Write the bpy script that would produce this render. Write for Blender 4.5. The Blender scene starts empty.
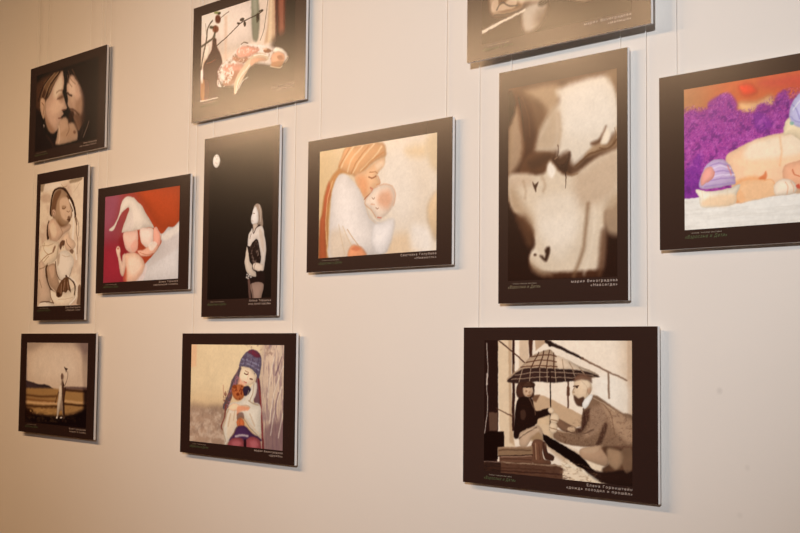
import bpy, bmesh, math
import numpy as np
from mathutils import Matrix, Vector

scene = bpy.context.scene
COL = scene.collection

# ---------------------------------------------------------------- measures (metres)
EYE = Vector((0.0, 0.0, 1.6))          # where the photographer stands
FACE_Y = 2.3515                        # plane of the print faces
WALL_Y = FACE_Y + 0.024                # the prints hang clear of the wall
CEIL_Z = 4.05
RAIL_Z = 3.62

# ---------------------------------------------------------------- materials
def new_mat(name):
    m = bpy.data.materials.new(name)
    m.use_nodes = True
    nt = m.node_tree
    return m, nt, nt.nodes['Principled BSDF']

def plain(name, rgb, rough=0.5, metal=0.0, spec=0.5, var=0.06, scale=40.0):
    m, nt, b = new_mat(name)
    tc = nt.nodes.new('ShaderNodeTexCoord')
    no = nt.nodes.new('ShaderNodeTexNoise')
    no.inputs['Scale'].default_value = scale
    ra = nt.nodes.new('ShaderNodeMapRange')
    ra.inputs['To Min'].default_value = 1 - var
    ra.inputs['To Max'].default_value = 1 + var
    mx = nt.nodes.new('ShaderNodeVectorMath')
    mx.operation = 'SCALE'
    mx.inputs[0].default_value = rgb
    nt.links.new(tc.outputs['Object'], no.inputs['Vector'])
    nt.links.new(no.outputs['Fac'], ra.inputs['Value'])
    nt.links.new(ra.outputs['Result'], mx.inputs['Scale'])
    nt.links.new(mx.outputs['Vector'], b.inputs['Base Color'])
    b.inputs['Roughness'].default_value = rough
    b.inputs['Metallic'].default_value = metal
    b.inputs['Specular IOR Level'].default_value = spec
    return m

PRINT_ROUGH = 0.26

def laminate_bump(nt, b):
    """fine brushed grain of the laminated print surface"""
    tc = nt.nodes.new('ShaderNodeTexCoord')
    mp = nt.nodes.new('ShaderNodeMapping')
    mp.inputs['Scale'].default_value = (3.0, 1.0, 330.0)
    no = nt.nodes.new('ShaderNodeTexNoise')
    no.inputs['Scale'].default_value = 1.0
    no.inputs['Detail'].default_value = 1.0
    ra = nt.nodes.new('ShaderNodeMapRange')
    ra.inputs['To Min'].default_value = PRINT_ROUGH - 0.012
    ra.inputs['To Max'].default_value = PRINT_ROUGH + 0.012
    nt.links.new(tc.outputs['Object'], mp.inputs['Vector'])
    nt.links.new(mp.outputs['Vector'], no.inputs['Vector'])
    nt.links.new(no.outputs['Fac'], ra.inputs['Value'])
    nt.links.new(ra.outputs['Result'], b.inputs['Roughness'])

def border_material():
    m, nt, b = new_mat('dark_print_border')
    b.inputs['Base Color'].default_value = (0.030, 0.0135, 0.0105, 1)
    b.inputs['Specular IOR Level'].default_value = 0.5
    laminate_bump(nt, b)
    return m

def picture_material():
    m, nt, b = new_mat('printed_picture')
    at = nt.nodes.new('ShaderNodeAttribute')
    at.attribute_name = 'ink'
    nt.links.new(at.outputs['Color'], b.inputs['Base Color'])
    b.inputs['Specular IOR Level'].default_value = 0.5
    laminate_bump(nt, b)
    return m

def wall_material():
    m, nt, b = new_mat('painted_plaster')
    geo = nt.nodes.new('ShaderNodeNewGeometry')
    n1 = nt.nodes.new('ShaderNodeTexNoise')
    n1.inputs['Scale'].default_value = 2.2
    n1.inputs['Detail'].default_value = 3
    r1 = nt.nodes.new('ShaderNodeMapRange')
    r1.inputs['To Min'].default_value = 0.97
    r1.inputs['To Max'].default_value = 1.03
    nt.links.new(geo.outputs['Position'], n1.inputs['Vector'])
    nt.links.new(n1.outputs['Fac'], r1.inputs['Value'])
    fac = r1.outputs['Result']
    # three small scuffs low on the right
    for (px, pz, rad, dark) in ((-1.405, 1.510, 0.010, 0.86), (-1.339, 1.347, 0.009, 0.92), (-1.358, 1.244, 0.009, 0.93)):
        d = nt.nodes.new('ShaderNodeVectorMath')
        d.operation = 'DISTANCE'
        d.inputs[1].default_value = (px, WALL_Y, pz)
        nt.links.new(geo.outputs['Position'], d.inputs[0])
        q = nt.nodes.new('ShaderNodeMapRange')
        q.inputs['From Min'].default_value = rad * 0.25
        q.inputs['From Max'].default_value = rad
        q.inputs['To Min'].default_value = dark
        q.inputs['To Max'].default_value = 1.0
        nt.links.new(d.outputs['Value'], q.inputs['Value'])
        mu = nt.nodes.new('ShaderNodeMath')
        mu.operation = 'MULTIPLY'
        nt.links.new(fac, mu.inputs[0])
        nt.links.new(q.outputs['Result'], mu.inputs[1])
        fac = mu.outputs[0]
    sc = nt.nodes.new('ShaderNodeVectorMath')
    sc.operation = 'SCALE'
    sc.inputs[0].default_value = (0.74, 0.70, 0.655)
    nt.links.new(fac, sc.inputs['Scale'])
    nt.links.new(sc.outputs['Vector'], b.inputs['Base Color'])
    n2 = nt.nodes.new('ShaderNodeTexNoise')
    n2.inputs['Scale'].default_value = 160
    bp = nt.nodes.new('ShaderNodeBump')
    bp.inputs['Strength'].default_value = 0.06
    bp.inputs['Distance'].default_value = 0.002
    nt.links.new(geo.outputs['Position'], n2.inputs['Vector'])
    nt.links.new(n2.outputs['Fac'], bp.inputs['Height'])
    nt.links.new(bp.outputs['Normal'], b.inputs['Normal'])
    b.inputs['Roughness'].default_value = 0.8
    b.inputs['Specular IOR Level'].default_value = 0.25
    return m

def floor_material():
    m, nt, b = new_mat('oak_parquet')
    tc = nt.nodes.new('ShaderNodeTexCoord')
    br = nt.nodes.new('ShaderNodeTexBrick')
    br.inputs['Color1'].default_value = (0.30, 0.17, 0.08, 1)
    br.inputs['Color2'].default_value = (0.38, 0.23, 0.11, 1)
    br.inputs['Mortar'].default_value = (0.10, 0.06, 0.03, 1)
    br.inputs['Scale'].default_value = 1.0
    br.inputs['Mortar Size'].default_value = 0.004
    br.inputs['Brick Width'].default_value = 0.9
    br.inputs['Row Height'].default_value = 0.09
    nt.links.new(tc.outputs['Object'], br.inputs['Vector'])
    nt.links.new(br.outputs['Color'], b.inputs['Base Color'])
    b.inputs['Roughness'].default_value = 0.45
    return m

M_BORDER = border_material()
M_PICTURE = picture_material()
M_WALL = wall_material()
M_FLOOR = floor_material()
M_CEIL = plain('ceiling_paint', (0.78, 0.76, 0.72), 0.9, var=0.02, scale=3)
M_FOAM = plain('white_foam_edge', (0.86, 0.84, 0.83), 0.6, var=0.03)
M_CORD = plain('clear_nylon', (0.90, 0.88, 0.84), 0.3, var=0.03)
M_METAL = plain('brushed_metal', (0.62, 0.60, 0.57), 0.35, metal=0.9)
M_WHITE_INK = plain('pale_ink', (0.56, 0.47, 0.42), 0.26, spec=0.5, var=0.02)
M_RULE_INK = plain('beige_ink', (0.36, 0.31, 0.25), 0.26, spec=0.5, var=0.02)
M_GREEN_INK = plain('green_ink', (0.10, 0.135, 0.065), 0.26, spec=0.5, var=0.02)
M_GREY_INK = plain('olive_grey_ink', (0.25, 0.21, 0.13), 0.26, spec=0.5, var=0.02)

# ---------------------------------------------------------------- object helpers
def link(name, mesh, mat, parent=None):
    o = bpy.data.objects.new(name, mesh)
    if mat is not None:
        mesh.materials.append(mat)
    COL.objects.link(o)
    o.parent = parent
    return o

def box_mesh(name, x0, x1, y0, y1, z0, z1, bevel=0.0):
    bm = bmesh.new()
    bmesh.ops.create_cube(bm, size=1.0)
    bmesh.ops.scale(bm, vec=(x1 - x0, y1 - y0, z1 - z0), verts=bm.verts)
    bmesh.ops.translate(bm, vec=((x0 + x1) / 2, (y0 + y1) / 2, (z0 + z1) / 2), verts=bm.verts)
    if bevel > 0:
        bmesh.ops.bevel(bm, geom=bm.edges[:], offset=bevel, segments=2, affect='EDGES')
    me = bpy.data.meshes.new(name)
    bm.to_mesh(me)
    bm.free()
    return me

def structure(name, mesh, mat):
    o = link(name, mesh, mat)
    o['kind'] = 'structure'
    return o

def tube_mesh(name, pts, rad, seg=8):
    bm = bmesh.new()
    rings = []
    for i, p in enumerate(pts):
        a = pts[max(i - 1, 0)]
        b = pts[min(i + 1, len(pts) - 1)]
        d = (Vector(b) - Vector(a)).normalized()
        side = d.cross(Vector((0, 1, 0)))
        if side.length < 1e-4:
            side = d.cross(Vector((1, 0, 0)))
        side.normalize()
        up = side.cross(d)
        rings.append([bm.verts.new(Vector(p) + rad * (math.cos(t) * side + math.sin(t) * up))
                      for t in [k * math.tau / seg for k in range(seg)]])
    for q, w in zip(rings, rings[1:]):
        for k in range(seg):
            bm.faces.new((q[k], q[(k + 1) % seg], w[(k + 1) % seg], w[k]))
    bm.faces.new(rings[0])
    bm.faces.new(rings[-1][::-1])
    bmesh.ops.recalc_face_normals(bm, faces=bm.faces)
    for fc in bm.faces:
        fc.smooth = True
    me = bpy.data.meshes.new(name)
    bm.to_mesh(me)
    bm.free()
    return me

# ---------------------------------------------------------------- the printed pictures
# Each picture is a list of brush marks in millimetres on its own sheet
# (origin at the picture's top left corner): f fill, g wash, p/q soft or straight
# outline, o flat soft outline,
# t mottled patch, l stroke.
ART = {
 'L': [
  ('f',(244,233,216)),
  ('g',[396,-36,467,-36],(244,233,216),(206,183,155),0.8),
  ('q',(205,181,155),3.2,1,[445,-7,467,-7,466,176,444,172]),
  ('p',(246,246,238),13.9,0.5,[347,87,443,95,440,191,371,170]),
  ('q',(38,18,15),1.9,1,[-15,-13,47,-13,48,241,44,342,-13,346]),
  ('l',(246,238,229),1.9,1.9,1.3,0.8,[7,8,12,67,9,121,12,174,-2,260]),
  ('l',(246,238,229),5,5,1.9,0.6,[9,86,10,113]),
  ('q',(228,209,180),2.5,1,[47,-13,92,-13,91,118,94,213,105,267,65,273,52,215]),
  ('q',(184,155,123),3.7,0.7,[81,-8,93,-8,92,118,97,223,104,262,86,255]),
  ('l',(53,28,23),7.9,7.9,1.8,1,[98,-8,98,55,99,118,98,223]),
  ('l',(142,113,86),3,3,1.2,1,[98,61,99,87]),
  ('l',(53,28,23),9.1,9.1,1.8,1,[99,134,97,181]),
  ('q',(210,188,161),3.6,0.9,[117,-8,147,-8,148,65,117,86]),
  ('q',(71,41,30),2.4,1,[147,-8,162,-7,159,39,150,44]),
  ('q',(180,148,117),2.4,0.8,[167,-7,207,-7,200,8,170,24]),
  ('l',(71,41,30),3.7,3.7,1.2,0.9,[46,-2,92,27,140,59]),
  ('l',(81,52,37),3.1,3.1,1.9,0.8,[43,173,99,191]),
  ('l',(42,26,21),10,5.3,2.3,1,[204,2,265,24,316,43]),
  ('l',(110,80,60),5.1,2.8,2.3,0.9,[313,42,372,66,443,91]),
  ('q',(200,172,140),2.4,1,[161,135,195,134,317,178,313,202,266,214,181,203,165,168]),
  ('p',(215,191,157),4.7,0.9,[177,183,214,181,227,237,194,241,174,209]),
  ('q',(106,74,54),3,0.9,[159,135,184,134,173,152,159,148]),
  ('l',(90,58,42),5.1,5.1,1.7,1,[272,99,272,160]),
  ('l',(90,58,42),9.1,9.1,2.3,1,[272,114,272,129]),
  ('l',(142,118,98),5.5,5.5,2.2,1,[391,74,392,133]),
  ('p',(187,162,136),2.3,1,[215,22,180,30,155,39,123,66,78,103,214,96,362,85,297,58,236,36]),
  ('p',(222,204,181),3.5,0.9,[236,37,297,58,353,82,278,74,241,70]),
  ('p',(53,34,30),2.4,1,[77,104,98,87,127,72,181,67,233,69,278,69,329,74,365,85,335,85,291,96,253,100,214,103,174,101,140,107,110,108]),
  ('l',(71,42,30),3.5,3.5,1.2,0.85,[180,29,155,68]),
  ('l',(71,42,30),3.5,3.5,1.2,0.85,[197,26,181,70]),
  ('l',(71,42,30),3.5,3.5,1.2,0.85,[214,24,204,69]),
  ('l',(71,42,30),3.5,3.5,1.2,0.85,[228,31,228,69]),
  ('l',(89,56,40),3,3,1.2,0.85,[155,40,200,35,236,38]),
  ('l',(89,56,40),3,3,1.2,0.85,[139,55,187,48,236,52]),
  ('l',(89,56,40),3,3,1.2,0.85,[123,67,181,62,238,64]),
  ('l',(139,111,86),2.3,2.3,1.2,0.7,[253,46,259,71]),
  ('l',(139,111,86),2.3,2.3,1.1,0.7,[275,53,291,74]),
  ('l',(139,111,86),2.3,2.3,1.1,0.7,[304,63,322,79]),
  ('l',(200,177,150),2.1,2.1,0.9,0.75,[127,73,116,105]),
  ('l',(200,177,150),2.1,2.1,0.9,0.75,[155,70,150,104]),
  ('l',(200,177,150),2.1,2.1,0.9,0.75,[184,69,183,102]),
  ('l',(200,177,150),2,2,0.9,0.75,[207,69,207,103]),
  ('l',(200,177,150),2,2,0.9,0.75,[232,70,235,101]),
  ('l',(200,177,150),2,2,0.9,0.75,[259,71,264,99]),
  ('l',(200,177,150),2,2,0.9,0.75,[286,71,296,94]),
  ('l',(200,177,150),2,2,0.8,0.75,[313,73,329,87]),
  ('l',(182,157,133),2.1,2.1,0.9,0.7,[103,87,181,78,278,78,347,82]),
  ('l',(182,157,133),2.1,2.1,0.9,0.7,[92,98,181,90,278,89,338,86]),
  ('p',(35,19,15),2.3,1,[221,8,220,13,217,15,213,15,210,13,208,8,210,3,213,1,217,1,220,3]),
  ('l',(40,22,17),4.1,3.5,1.2,1,[216,72,218,161,215,217]),
  ('p',(71,43,33),2.4,1,[110,113,123,103,155,102,167,111,162,140,140,144,116,144,107,131]),
  ('p',(207,178,150),2.4,1,[161,122,158,133,150,140,140,140,132,134,129,123,132,112,140,105,150,104,158,111]),
  ('p',(58,33,24),1.8,0.9,[125,105,164,104,165,114,128,115]),
  ('l',(45,26,21),3.6,3.6,1.2,0.9,[128,117,162,115]),
  ('p',(162,122,93),1.2,1,[157,136,155,137,152,138,148,138,144,137,143,136,144,135,148,134,152,134,155,135]),
  ('p',(35,16,12),2.4,1,[116,144,147,140,162,149,172,173,214,165,218,179,181,192,175,203,162,214,126,229,113,245,100,239,102,207,106,170]),
  ('l',(123,95,76),3,3,1.8,0.7,[150,143,166,168,169,183]),
  ('p',(123,95,76),3,0.35,[140,185,138,192,133,197,127,197,123,193,121,185,122,178,127,173,133,172,138,177]),
  ('p',(197,171,145),2.4,1,[117,243,124,227,171,210,185,211,195,228,193,246,167,248,158,243,142,261,122,263]),
  ('p',(148,119,84),3.6,0.6,[155,243,181,224,193,244,171,250]),
  ('p',(111,76,58),1.8,1,[162,248,193,245,193,274,198,289,217,292,214,300,165,302,158,287]),
  ('p',(71,43,33),1.8,1,[193,247,205,253,209,271,229,281,224,291,202,289,195,274]),
  ('l',(183,151,121),3,3,1.8,0.7,[171,253,173,291]),
  ('l',(40,20,15),2.4,2.4,1.2,1,[164,303,214,301]),
  ('p',(123,94,74),2.3,1,[233,186,248,191,291,206,310,212,297,223,259,219,238,206]),
  ('p',(140,111,88),2.8,1,[335,134,356,130,387,145,425,165,466,183,466,290,395,276,347,252,310,252,259,248,228,237,233,216,259,219,304,219,313,197,317,162]),
  ('p',(187,156,127),9.9,0.8,[371,148,431,170,461,190,455,234,419,216,387,179]),
  ('p',(71,44,34),4.5,0.9,[317,172,338,161,328,196,310,218,296,213,310,202]),
  ('p',(156,128,105),5.6,0.8,[338,161,371,155,381,184,353,220,322,231,316,222,338,196]),
  ('p',(72,45,34),3.8,0.85,[378,194,388,199,371,239,347,252,362,229]),
  ('p',(89,59,45),5.4,0.8,[396,249,431,242,466,247,466,290,431,274]),
  ('l',(95,66,46),2.2,2.2,1.7,0.5,[365,141,396,169,408,217]),
  ('l',(95,66,46),2.9,2.9,1.7,0.7,[246,228,266,235,262,245]),
  ('l',(197,169,139),2.9,2.9,1.7,0.6,[240,219,291,222,328,221]),
  ('p',(225,203,174),2.3,1,[290,98,310,86,332,91,343,112,338,124,327,138,317,155,304,153,293,139,283,124,289,115]),
  ('p',(111,79,62),4,0.9,[288,97,297,83,322,79,340,85,342,100,329,93,305,94]),
  ('p',(71,43,31),2.8,0.9,[290,131,302,138,319,135,322,150,315,156,300,155,291,144]),
  ('l',(71,43,31),2.8,2.8,1.1,0.8,[287,110,304,108]),
  ('p',(184,149,122),2.2,0.9,[340,118,339,123,336,126,333,127,330,123,329,118,330,113,333,110,336,109,339,113]),
  ('p',(246,246,240),1.7,1,[314,153,322,138,340,127,345,134,325,161]),
  ('p',(228,208,179),2.3,1,[244,188,241,196,234,201,226,201,219,197,216,189,219,182,226,177,234,177,241,181]),
  ('p',(228,208,179),2.3,1,[238,211,236,219,230,224,221,224,215,220,212,212,215,204,221,199,230,199,236,203]),
  ('l',(139,106,80),2.3,2.3,1.2,0.8,[220,192,240,195]),
  ('l',(139,106,80),2.3,2.3,1.2,0.8,[215,212,237,215]),
  ('p',(228,208,179),2.3,1,[228,170,226,174,222,177,216,177,212,175,210,170,212,166,216,163,222,163,226,166]),
  ('p',(202,175,144),2.3,1,[294,212,292,216,285,219,278,219,271,217,269,213,271,209,278,206,285,205,292,208]),
  ('q',(239,224,199),4.6,1,[253,270,371,287,383,335,246,346]),
  ('p',(188,162,133),7,0.7,[201,248,297,263,310,282,246,286]),
  ('q',(23,7,5),1.9,1,[15,232,68,229,69,269,47,273,47,299,-13,314,-14,244]),
  ('q',(107,81,66),2.5,0.8,[16,184,46,182,46,228,19,231]),
  ('q',(141,114,88),1.9,1,[47,270,161,260,162,282,48,292]),
  ('q',(106,74,58),1.8,1,[51,292,161,281,160,303,52,307]),
  ('l',(47,26,21),2.5,2.5,1.2,1,[47,292,162,282]),
  ('q',(92,63,49),2.5,1,[-13,309,113,303,230,299,255,306,255,340,181,344,-13,338]),
  ('l',(165,141,117),3.1,3.1,1.8,0.9,[58,307,161,304,250,302]),
  ('l',(45,22,18),2.5,2.5,1.9,0.8,[1,329,114,326,253,322]),
  ('q',(42,26,21),1.9,0.9,[-13,309,57,307,57,336,-13,338]),
  ('l',(155,134,124),1.6,1.6,0.6,0.8,[0,309,55,307]),
  ('q',(19,6,5),1.8,1,[193,227,215,235,310,273,347,304,395,325,371,331,322,306,301,300,211,258,195,243]),
  ('p',(180,150,123),2.8,1,[306,260,335,250,374,245,396,252,395,276,383,292,347,287,313,278]),
  ('p',(92,64,47),4.4,1,[371,248,431,250,466,257,466,329,407,331,371,302,395,281]),
  ('p',(171,142,113),4.9,0.9,[387,252,425,255,432,278,413,299,392,286]),
  ('p',(200,173,144),3.4,0.7,[310,262,335,251,365,249,347,265]),
  ('p',(40,22,17),3.9,1,[322,306,383,306,431,298,466,300,466,333,377,333]),
  ('p',(139,113,89),3.2,0.6,[425,255,455,248,456,291,437,302]),
  ('t',(200,170,139),3.4,0.22,2.8,2.8,11,0.45,0.8,[319,172,372,145,431,168,461,190,458,243,396,247,322,249,240,236]),
  ('t',(71,44,34),3.4,0.3,6.2,4.5,12,0.5,0.85,[319,172,372,145,431,168,461,190,458,243,396,247,322,249,240,236]),
  ('l',(53,29,22),2.8,2.8,1.7,0.7,[317,162,322,187,315,212]),
  ('l',(233,212,182),2.2,2.2,1.7,0.5,[347,136,378,148,408,164]),
  ('l',(53,29,22),2.9,2.9,2.3,0.5,[266,218,310,222,347,210]),
  ('l',(59,35,25),2.5,2.5,1.8,0.6,[51,278,100,273,157,271]),
  ('l',(59,35,25),2.5,2.5,1.8,0.6,[54,299,113,295,157,295]),
  ('l',(59,35,25),2.5,2.5,1.9,0.6,[15,323,100,319,201,316]),
  ('l',(59,35,25),2.4,2.4,1.8,0.6,[79,339,154,334,246,334]),
  ('l',(188,158,135),2.5,2.5,1.2,0.6,[51,272,106,266,158,262]),
  ('l',(188,158,135),2.5,2.5,1.2,0.6,[58,293,158,285]),
  ('t',(71,43,30),2.5,0.6,16.3,2.5,15,0.4,0.8,[1,308,113,303,255,306,255,340,1,337]),
  ('p',(123,86,62),1.8,0.7,[144,125,143,127,141,128,139,128,138,127,137,126,138,124,139,123,141,123,143,124]),
  ('p',(139,102,76),1.8,0.5,[154,128,153,130,152,132,150,132,149,130,148,128,149,126,150,125,152,125,153,126]),
  ('l',(246,238,216),2.4,2.4,1.8,0.5,[159,117,162,129]),
  ('l',(123,86,62),2.3,2.3,1.7,0.6,[291,113,286,122,291,124]),
  ('p',(53,30,22),1.1,0.9,[302,111,302,112,300,113,297,113,295,112,295,111,295,110,297,109,300,109,302,110]),
  ('l',(155,123,95),2.3,2.3,1.7,0.5,[310,94,329,112,327,127]),
  ('p',(243,226,199),3.4,0.5,[310,94,332,97,335,112,316,113]),
  ('l',(35,17,12),3,3,1.8,0.5,[117,245,137,231,174,214]),
  ('l',(222,200,168),3,3,2.4,0.6,[124,237,154,220,181,219]),
  ('l',(65,39,28),3,3,1.8,0.5,[166,258,169,291]),
  ('l',(65,39,28),2.9,2.9,1.8,0.5,[181,255,185,290]),
  ('l',(246,245,228),5.2,5.2,2.9,0.5,[253,296,310,307,359,327]),
  ('t',(142,112,83),4.6,0.5,10.3,4.6,4,0.5,0.85,[259,285,347,304,365,332,259,340]),
 ],
 'F': [
  ('f',(226,217,200)),
  ('g',[-1,130,261,153],(216,194,152),(227,218,203),1),
  ('p',(234,230,222),47.3,0.8,[269,46,367,36,410,166,366,246,276,181]),
  ('p',(221,199,162),19.8,0.8,[367,31,440,29,440,60,382,53]),
  ('p',(209,188,151),16.3,0.7,[447,14,497,0,496,102,461,83]),
  ('p',(211,187,152),13.2,0.9,[453,201,495,163,494,285,466,273]),
  ('p',(225,203,172),20,0.8,[306,284,366,267,424,296,423,353,291,346]),
  ('p',(237,236,233),18.7,0.8,[395,248,459,262,466,324,395,315]),
  ('p',(208,148,88),6.7,1,[117,1,88,54,55,81,25,126,15,171,10,198,0,333,50,335,43,246,47,179,63,118,97,77,142,79,166,34]),
  ('p',(180,88,53),6,0.85,[42,94,24,143,15,188,3,221,4,322,34,326,31,245,34,178,51,129]),
  ('l',(232,196,148),4.2,4.2,2.8,0.7,[59,96,39,144,31,222,43,313]),
  ('p',(213,163,116),5.8,1,[117,1,166,0,269,2,288,32,281,47,253,52,226,63,202,77,166,92,142,82,88,56,97,29]),
  ('l',(234,211,172),5.5,5.5,3.4,0.8,[150,2,113,34,97,57]),
  ('l',(234,211,172),5.4,5.4,3.4,0.8,[190,4,142,37,126,72]),
  ('l',(234,211,172),5.3,5.3,3.3,0.8,[238,3,182,42,150,77]),
  ('l',(234,211,172),5.3,5.3,3.3,0.8,[269,14,238,42,182,75]),
  ('l',(183,122,69),4.8,4.8,2.8,0.75,[134,3,105,36,88,54]),
  ('l',(184,123,71),4.7,4.7,2.7,0.75,[214,7,166,45,142,79]),
  ('l',(185,124,71),4.6,4.6,2.6,0.75,[277,31,230,50,174,85]),
  ('p',(235,194,154),4.9,1,[158,89,202,74,246,55,280,47,284,61,276,74,259,86,253,98,264,118,253,126,239,136,233,148,208,160,187,142,168,117]),
  ('p',(222,158,113),13,0.8,[166,95,198,93,214,121,206,148,186,138]),
  ('p',(241,219,194),7.9,0.8,[246,62,277,55,276,71,253,78]),
  ('l',(133,75,44),4,4,2,0.85,[217,97,231,101,247,97]),
  ('l',(162,104,64),2.7,2.7,1.3,0.8,[220,84,242,84,253,90]),
  ('l',(198,125,82),3.3,3.3,2,0.6,[255,98,264,118,249,122]),
  ('l',(186,99,82),4.7,4.7,2.7,0.8,[225,129,234,135,230,140]),
  ('l',(151,80,49),3.4,3.4,2,0.9,[198,161,218,149,234,142]),
  ('p',(237,236,236),5.1,1,[51,173,59,121,78,86,98,76,126,83,160,111,190,148,202,172,216,195,234,218,268,234,314,239,311,263,299,305,283,322,214,326,166,331,51,330,47,246]),
  ('p',(215,196,168),16.8,0.55,[55,247,118,251,166,327,60,325]),
  ('l',(194,163,126),2.7,2.7,2.1,0.9,[127,243,158,275,202,316]),
  ('l',(208,187,155),2.8,2.8,2.8,0.7,[108,233,132,273,166,316]),
  ('l',(208,187,155),2.8,2.8,2.8,0.6,[89,226,103,272,118,317]),
  ('l',(214,194,166),3.3,3.3,2.7,0.7,[203,175,222,214,261,238]),
  ('p',(227,158,117),5.7,1,[132,329,136,301,158,290,190,299,212,324,166,333]),
  ('p',(202,114,80),4.1,0.6,[146,302,166,294,186,304,166,308]),
  ('p',(240,226,212),4.8,1,[223,147,245,131,276,124,308,131,326,156,320,184,297,208,276,218,264,226,247,214,227,189,203,176,206,161]),
  ('p',(217,164,133),14.1,0.8,[269,145,303,143,316,168,299,193,268,186,253,165]),
  ('l',(210,158,126),3.3,3.3,2.6,0.6,[244,130,280,123,313,133,328,158,320,187]),
  ('l',(134,93,71),2.6,2.6,2,0.8,[232,158,238,162,242,159]),
  ('l',(134,93,71),2.6,2.6,2,0.8,[248,189,255,193,259,190]),
  ('l',(211,153,120),2.7,2.7,2,0.7,[228,177,242,179]),
  ('l',(195,99,82),3.3,3.3,2,0.8,[256,216,270,219]),
  ('l',(195,143,106),2.7,2.7,2,0.7,[206,159,203,176,228,192,247,215]),
  ('p',(238,239,242),7.8,0.9,[273,231,321,224,321,264,299,310,260,324,229,285,241,237]),
 ],
 'D': [
  ('f',(74,43,25)),
  ('o',(54,25,14),28.9,0.4,[-11,-28,362,25,366,537,-2,531]),
  ('o',(178,154,124),15,0.85,[55,13,155,12,167,45,138,79,102,50]),
  ('o',(121,89,61),13.4,0.6,[15,5,55,15,96,49,132,83,109,137,78,114,47,72]),
  ('o',(218,210,195),12.7,1,[164,23,309,9,330,32,342,68,344,162,331,156,309,175,287,184,254,196,215,219,199,207,193,188,184,187,163,192,157,180,139,179,103,177,84,165,98,131,132,83,167,54]),
  ('o',(165,140,111),20.3,0.6,[84,165,103,127,138,88,164,87,165,143,151,174,115,178]),
  ('o',(175,153,126),16.5,0.6,[126,72,158,53,159,86,135,97]),
  ('o',(227,223,213),26.9,0.7,[184,33,286,28,330,80,320,133,243,151,185,126]),
  ('o',(115,89,63),13.7,0.9,[309,8,343,0,344,77,330,43]),
  ('l',(172,147,119),9.5,9.5,7.4,0.5,[164,87,168,129,162,166]),
  ('o',(62,23,4),14.3,0.9,[21,6,62,40,81,81,92,135,79,177,43,183,34,119,19,54]),
  ('l',(108,77,49),2.8,2.8,2.8,0.4,[46,29,66,79,72,133]),
  ('l',(10,2,1),3.3,3.3,3.3,0.5,[34,27,47,82,54,140]),
  ('o',(185,162,135),14.3,0.8,[2,125,11,82,29,53,41,101,50,154,39,192,21,214,0,227]),
  ('o',(165,141,111),8.6,0.5,[2,125,13,97,17,156,6,213]),
  ('o',(13,4,2),9.6,0.7,[-4,17,14,17,23,60,10,82,-2,95]),
  ('o',(88,53,32),8.4,0.95,[40,227,45,200,73,176,115,178,142,184,148,195,134,204,125,212,117,228,80,224]),
  ('o',(51,25,12),11.1,0.6,[67,195,127,186,139,194,122,207,80,217]),
  ('o',(74,40,23),6.9,0.9,[261,171,285,164,299,146,306,136,304,158,291,175,274,181]),
  ('o',(162,132,100),7.8,0.75,[243,204,265,180,293,175,313,176,332,158,339,142,347,163,334,188,288,197]),
  ('l',(80,47,24),4.7,4.7,3.1,0.85,[216,223,254,200,288,192,318,188,337,171]),
  ('l',(80,46,24),3,3,2,0.6,[287,186,309,190,331,177]),
  ('o',(237,228,209),5.1,0.9,[291,174,307,141,318,157,310,177]),
  ('l',(79,45,23),2.5,2.5,2,0.5,[331,143,335,161,326,178]),
  ('o',(216,203,182),7.6,1,[2,230,49,225,99,233,121,228,129,208,139,202,153,218,170,235,184,240,210,244,238,230,279,209,331,195,346,194,347,284,332,327,303,343,306,411,304,474,290,478,212,480,121,478,83,462,70,445,73,421,85,400,83,372,71,357,45,336,17,318,5,300]),
  ('o',(190,166,140),22.9,0.65,[210,247,243,232,288,209,344,198,345,283,289,320,227,320]),
  ('o',(245,241,231),6.3,0.85,[129,232,132,211,141,207,153,226,150,238,140,244]),
  ('o',(190,165,140),15.2,0.5,[2,232,49,227,80,239,74,257,31,259,5,256]),
  ('o',(167,141,112),18.9,0.7,[4,261,25,263,51,303,85,343,85,381,51,341,7,315]),
  ('o',(233,226,213),21.9,0.6,[99,297,210,296,223,379,160,413,106,373]),
  ('l',(151,122,94),7.1,7.1,6,0.35,[50,246,59,270,56,289]),
  ('l',(151,122,94),7,7,5.9,0.4,[111,239,121,261,115,275]),
  ('o',(51,25,14),2.8,0.9,[80,249,88,256,100,251,94,264,91,276,85,263]),
  ('o',(43,15,5),5.4,0.93,[146,197,159,206,164,194,159,210,170,215,186,209,191,192,195,186,200,189,199,202,193,218,189,233,176,231,160,218]),
  ('l',(41,13,3),2.1,2.1,1.6,0.8,[161,164,162,185,157,202]),
  ('l',(183,156,128),2.6,2.6,1.6,0.6,[152,199,160,195]),
  ('l',(44,17,6),4.2,1,1.6,1,[183,224,186,248,185,275]),
  ('l',(120,89,60),3.7,3.7,3.1,0.6,[189,235,204,244,221,242]),
  ('o',(35,13,8),8.5,1,[-8,306,20,327,45,347,67,372,84,397,86,414,71,433,70,460,87,477,123,493,218,497,366,502,366,525,-14,518]),
  ('o',(91,60,40),12.2,0.8,[26,337,57,334,82,373,83,411,64,410,46,376]),
  ('o',(35,13,8),20.3,1,[311,377,354,357,355,508,291,499,296,452]),
  ('o',(182,159,132),13.6,0.85,[305,322,347,299,348,388,317,395,299,367]),
  ('o',(103,70,49),10.2,0.75,[293,385,307,399,301,470,284,493,286,438]),
  ('l',(122,92,66),10.2,10.2,7.6,0.65,[253,319,246,378,237,432,210,490]),
  ('l',(229,220,203),8.1,8.1,7.1,0.4,[272,325,272,374,260,433,241,487]),
  ('o',(243,237,225),23.7,0.45,[106,351,205,348,212,412,160,447,112,398]),
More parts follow.
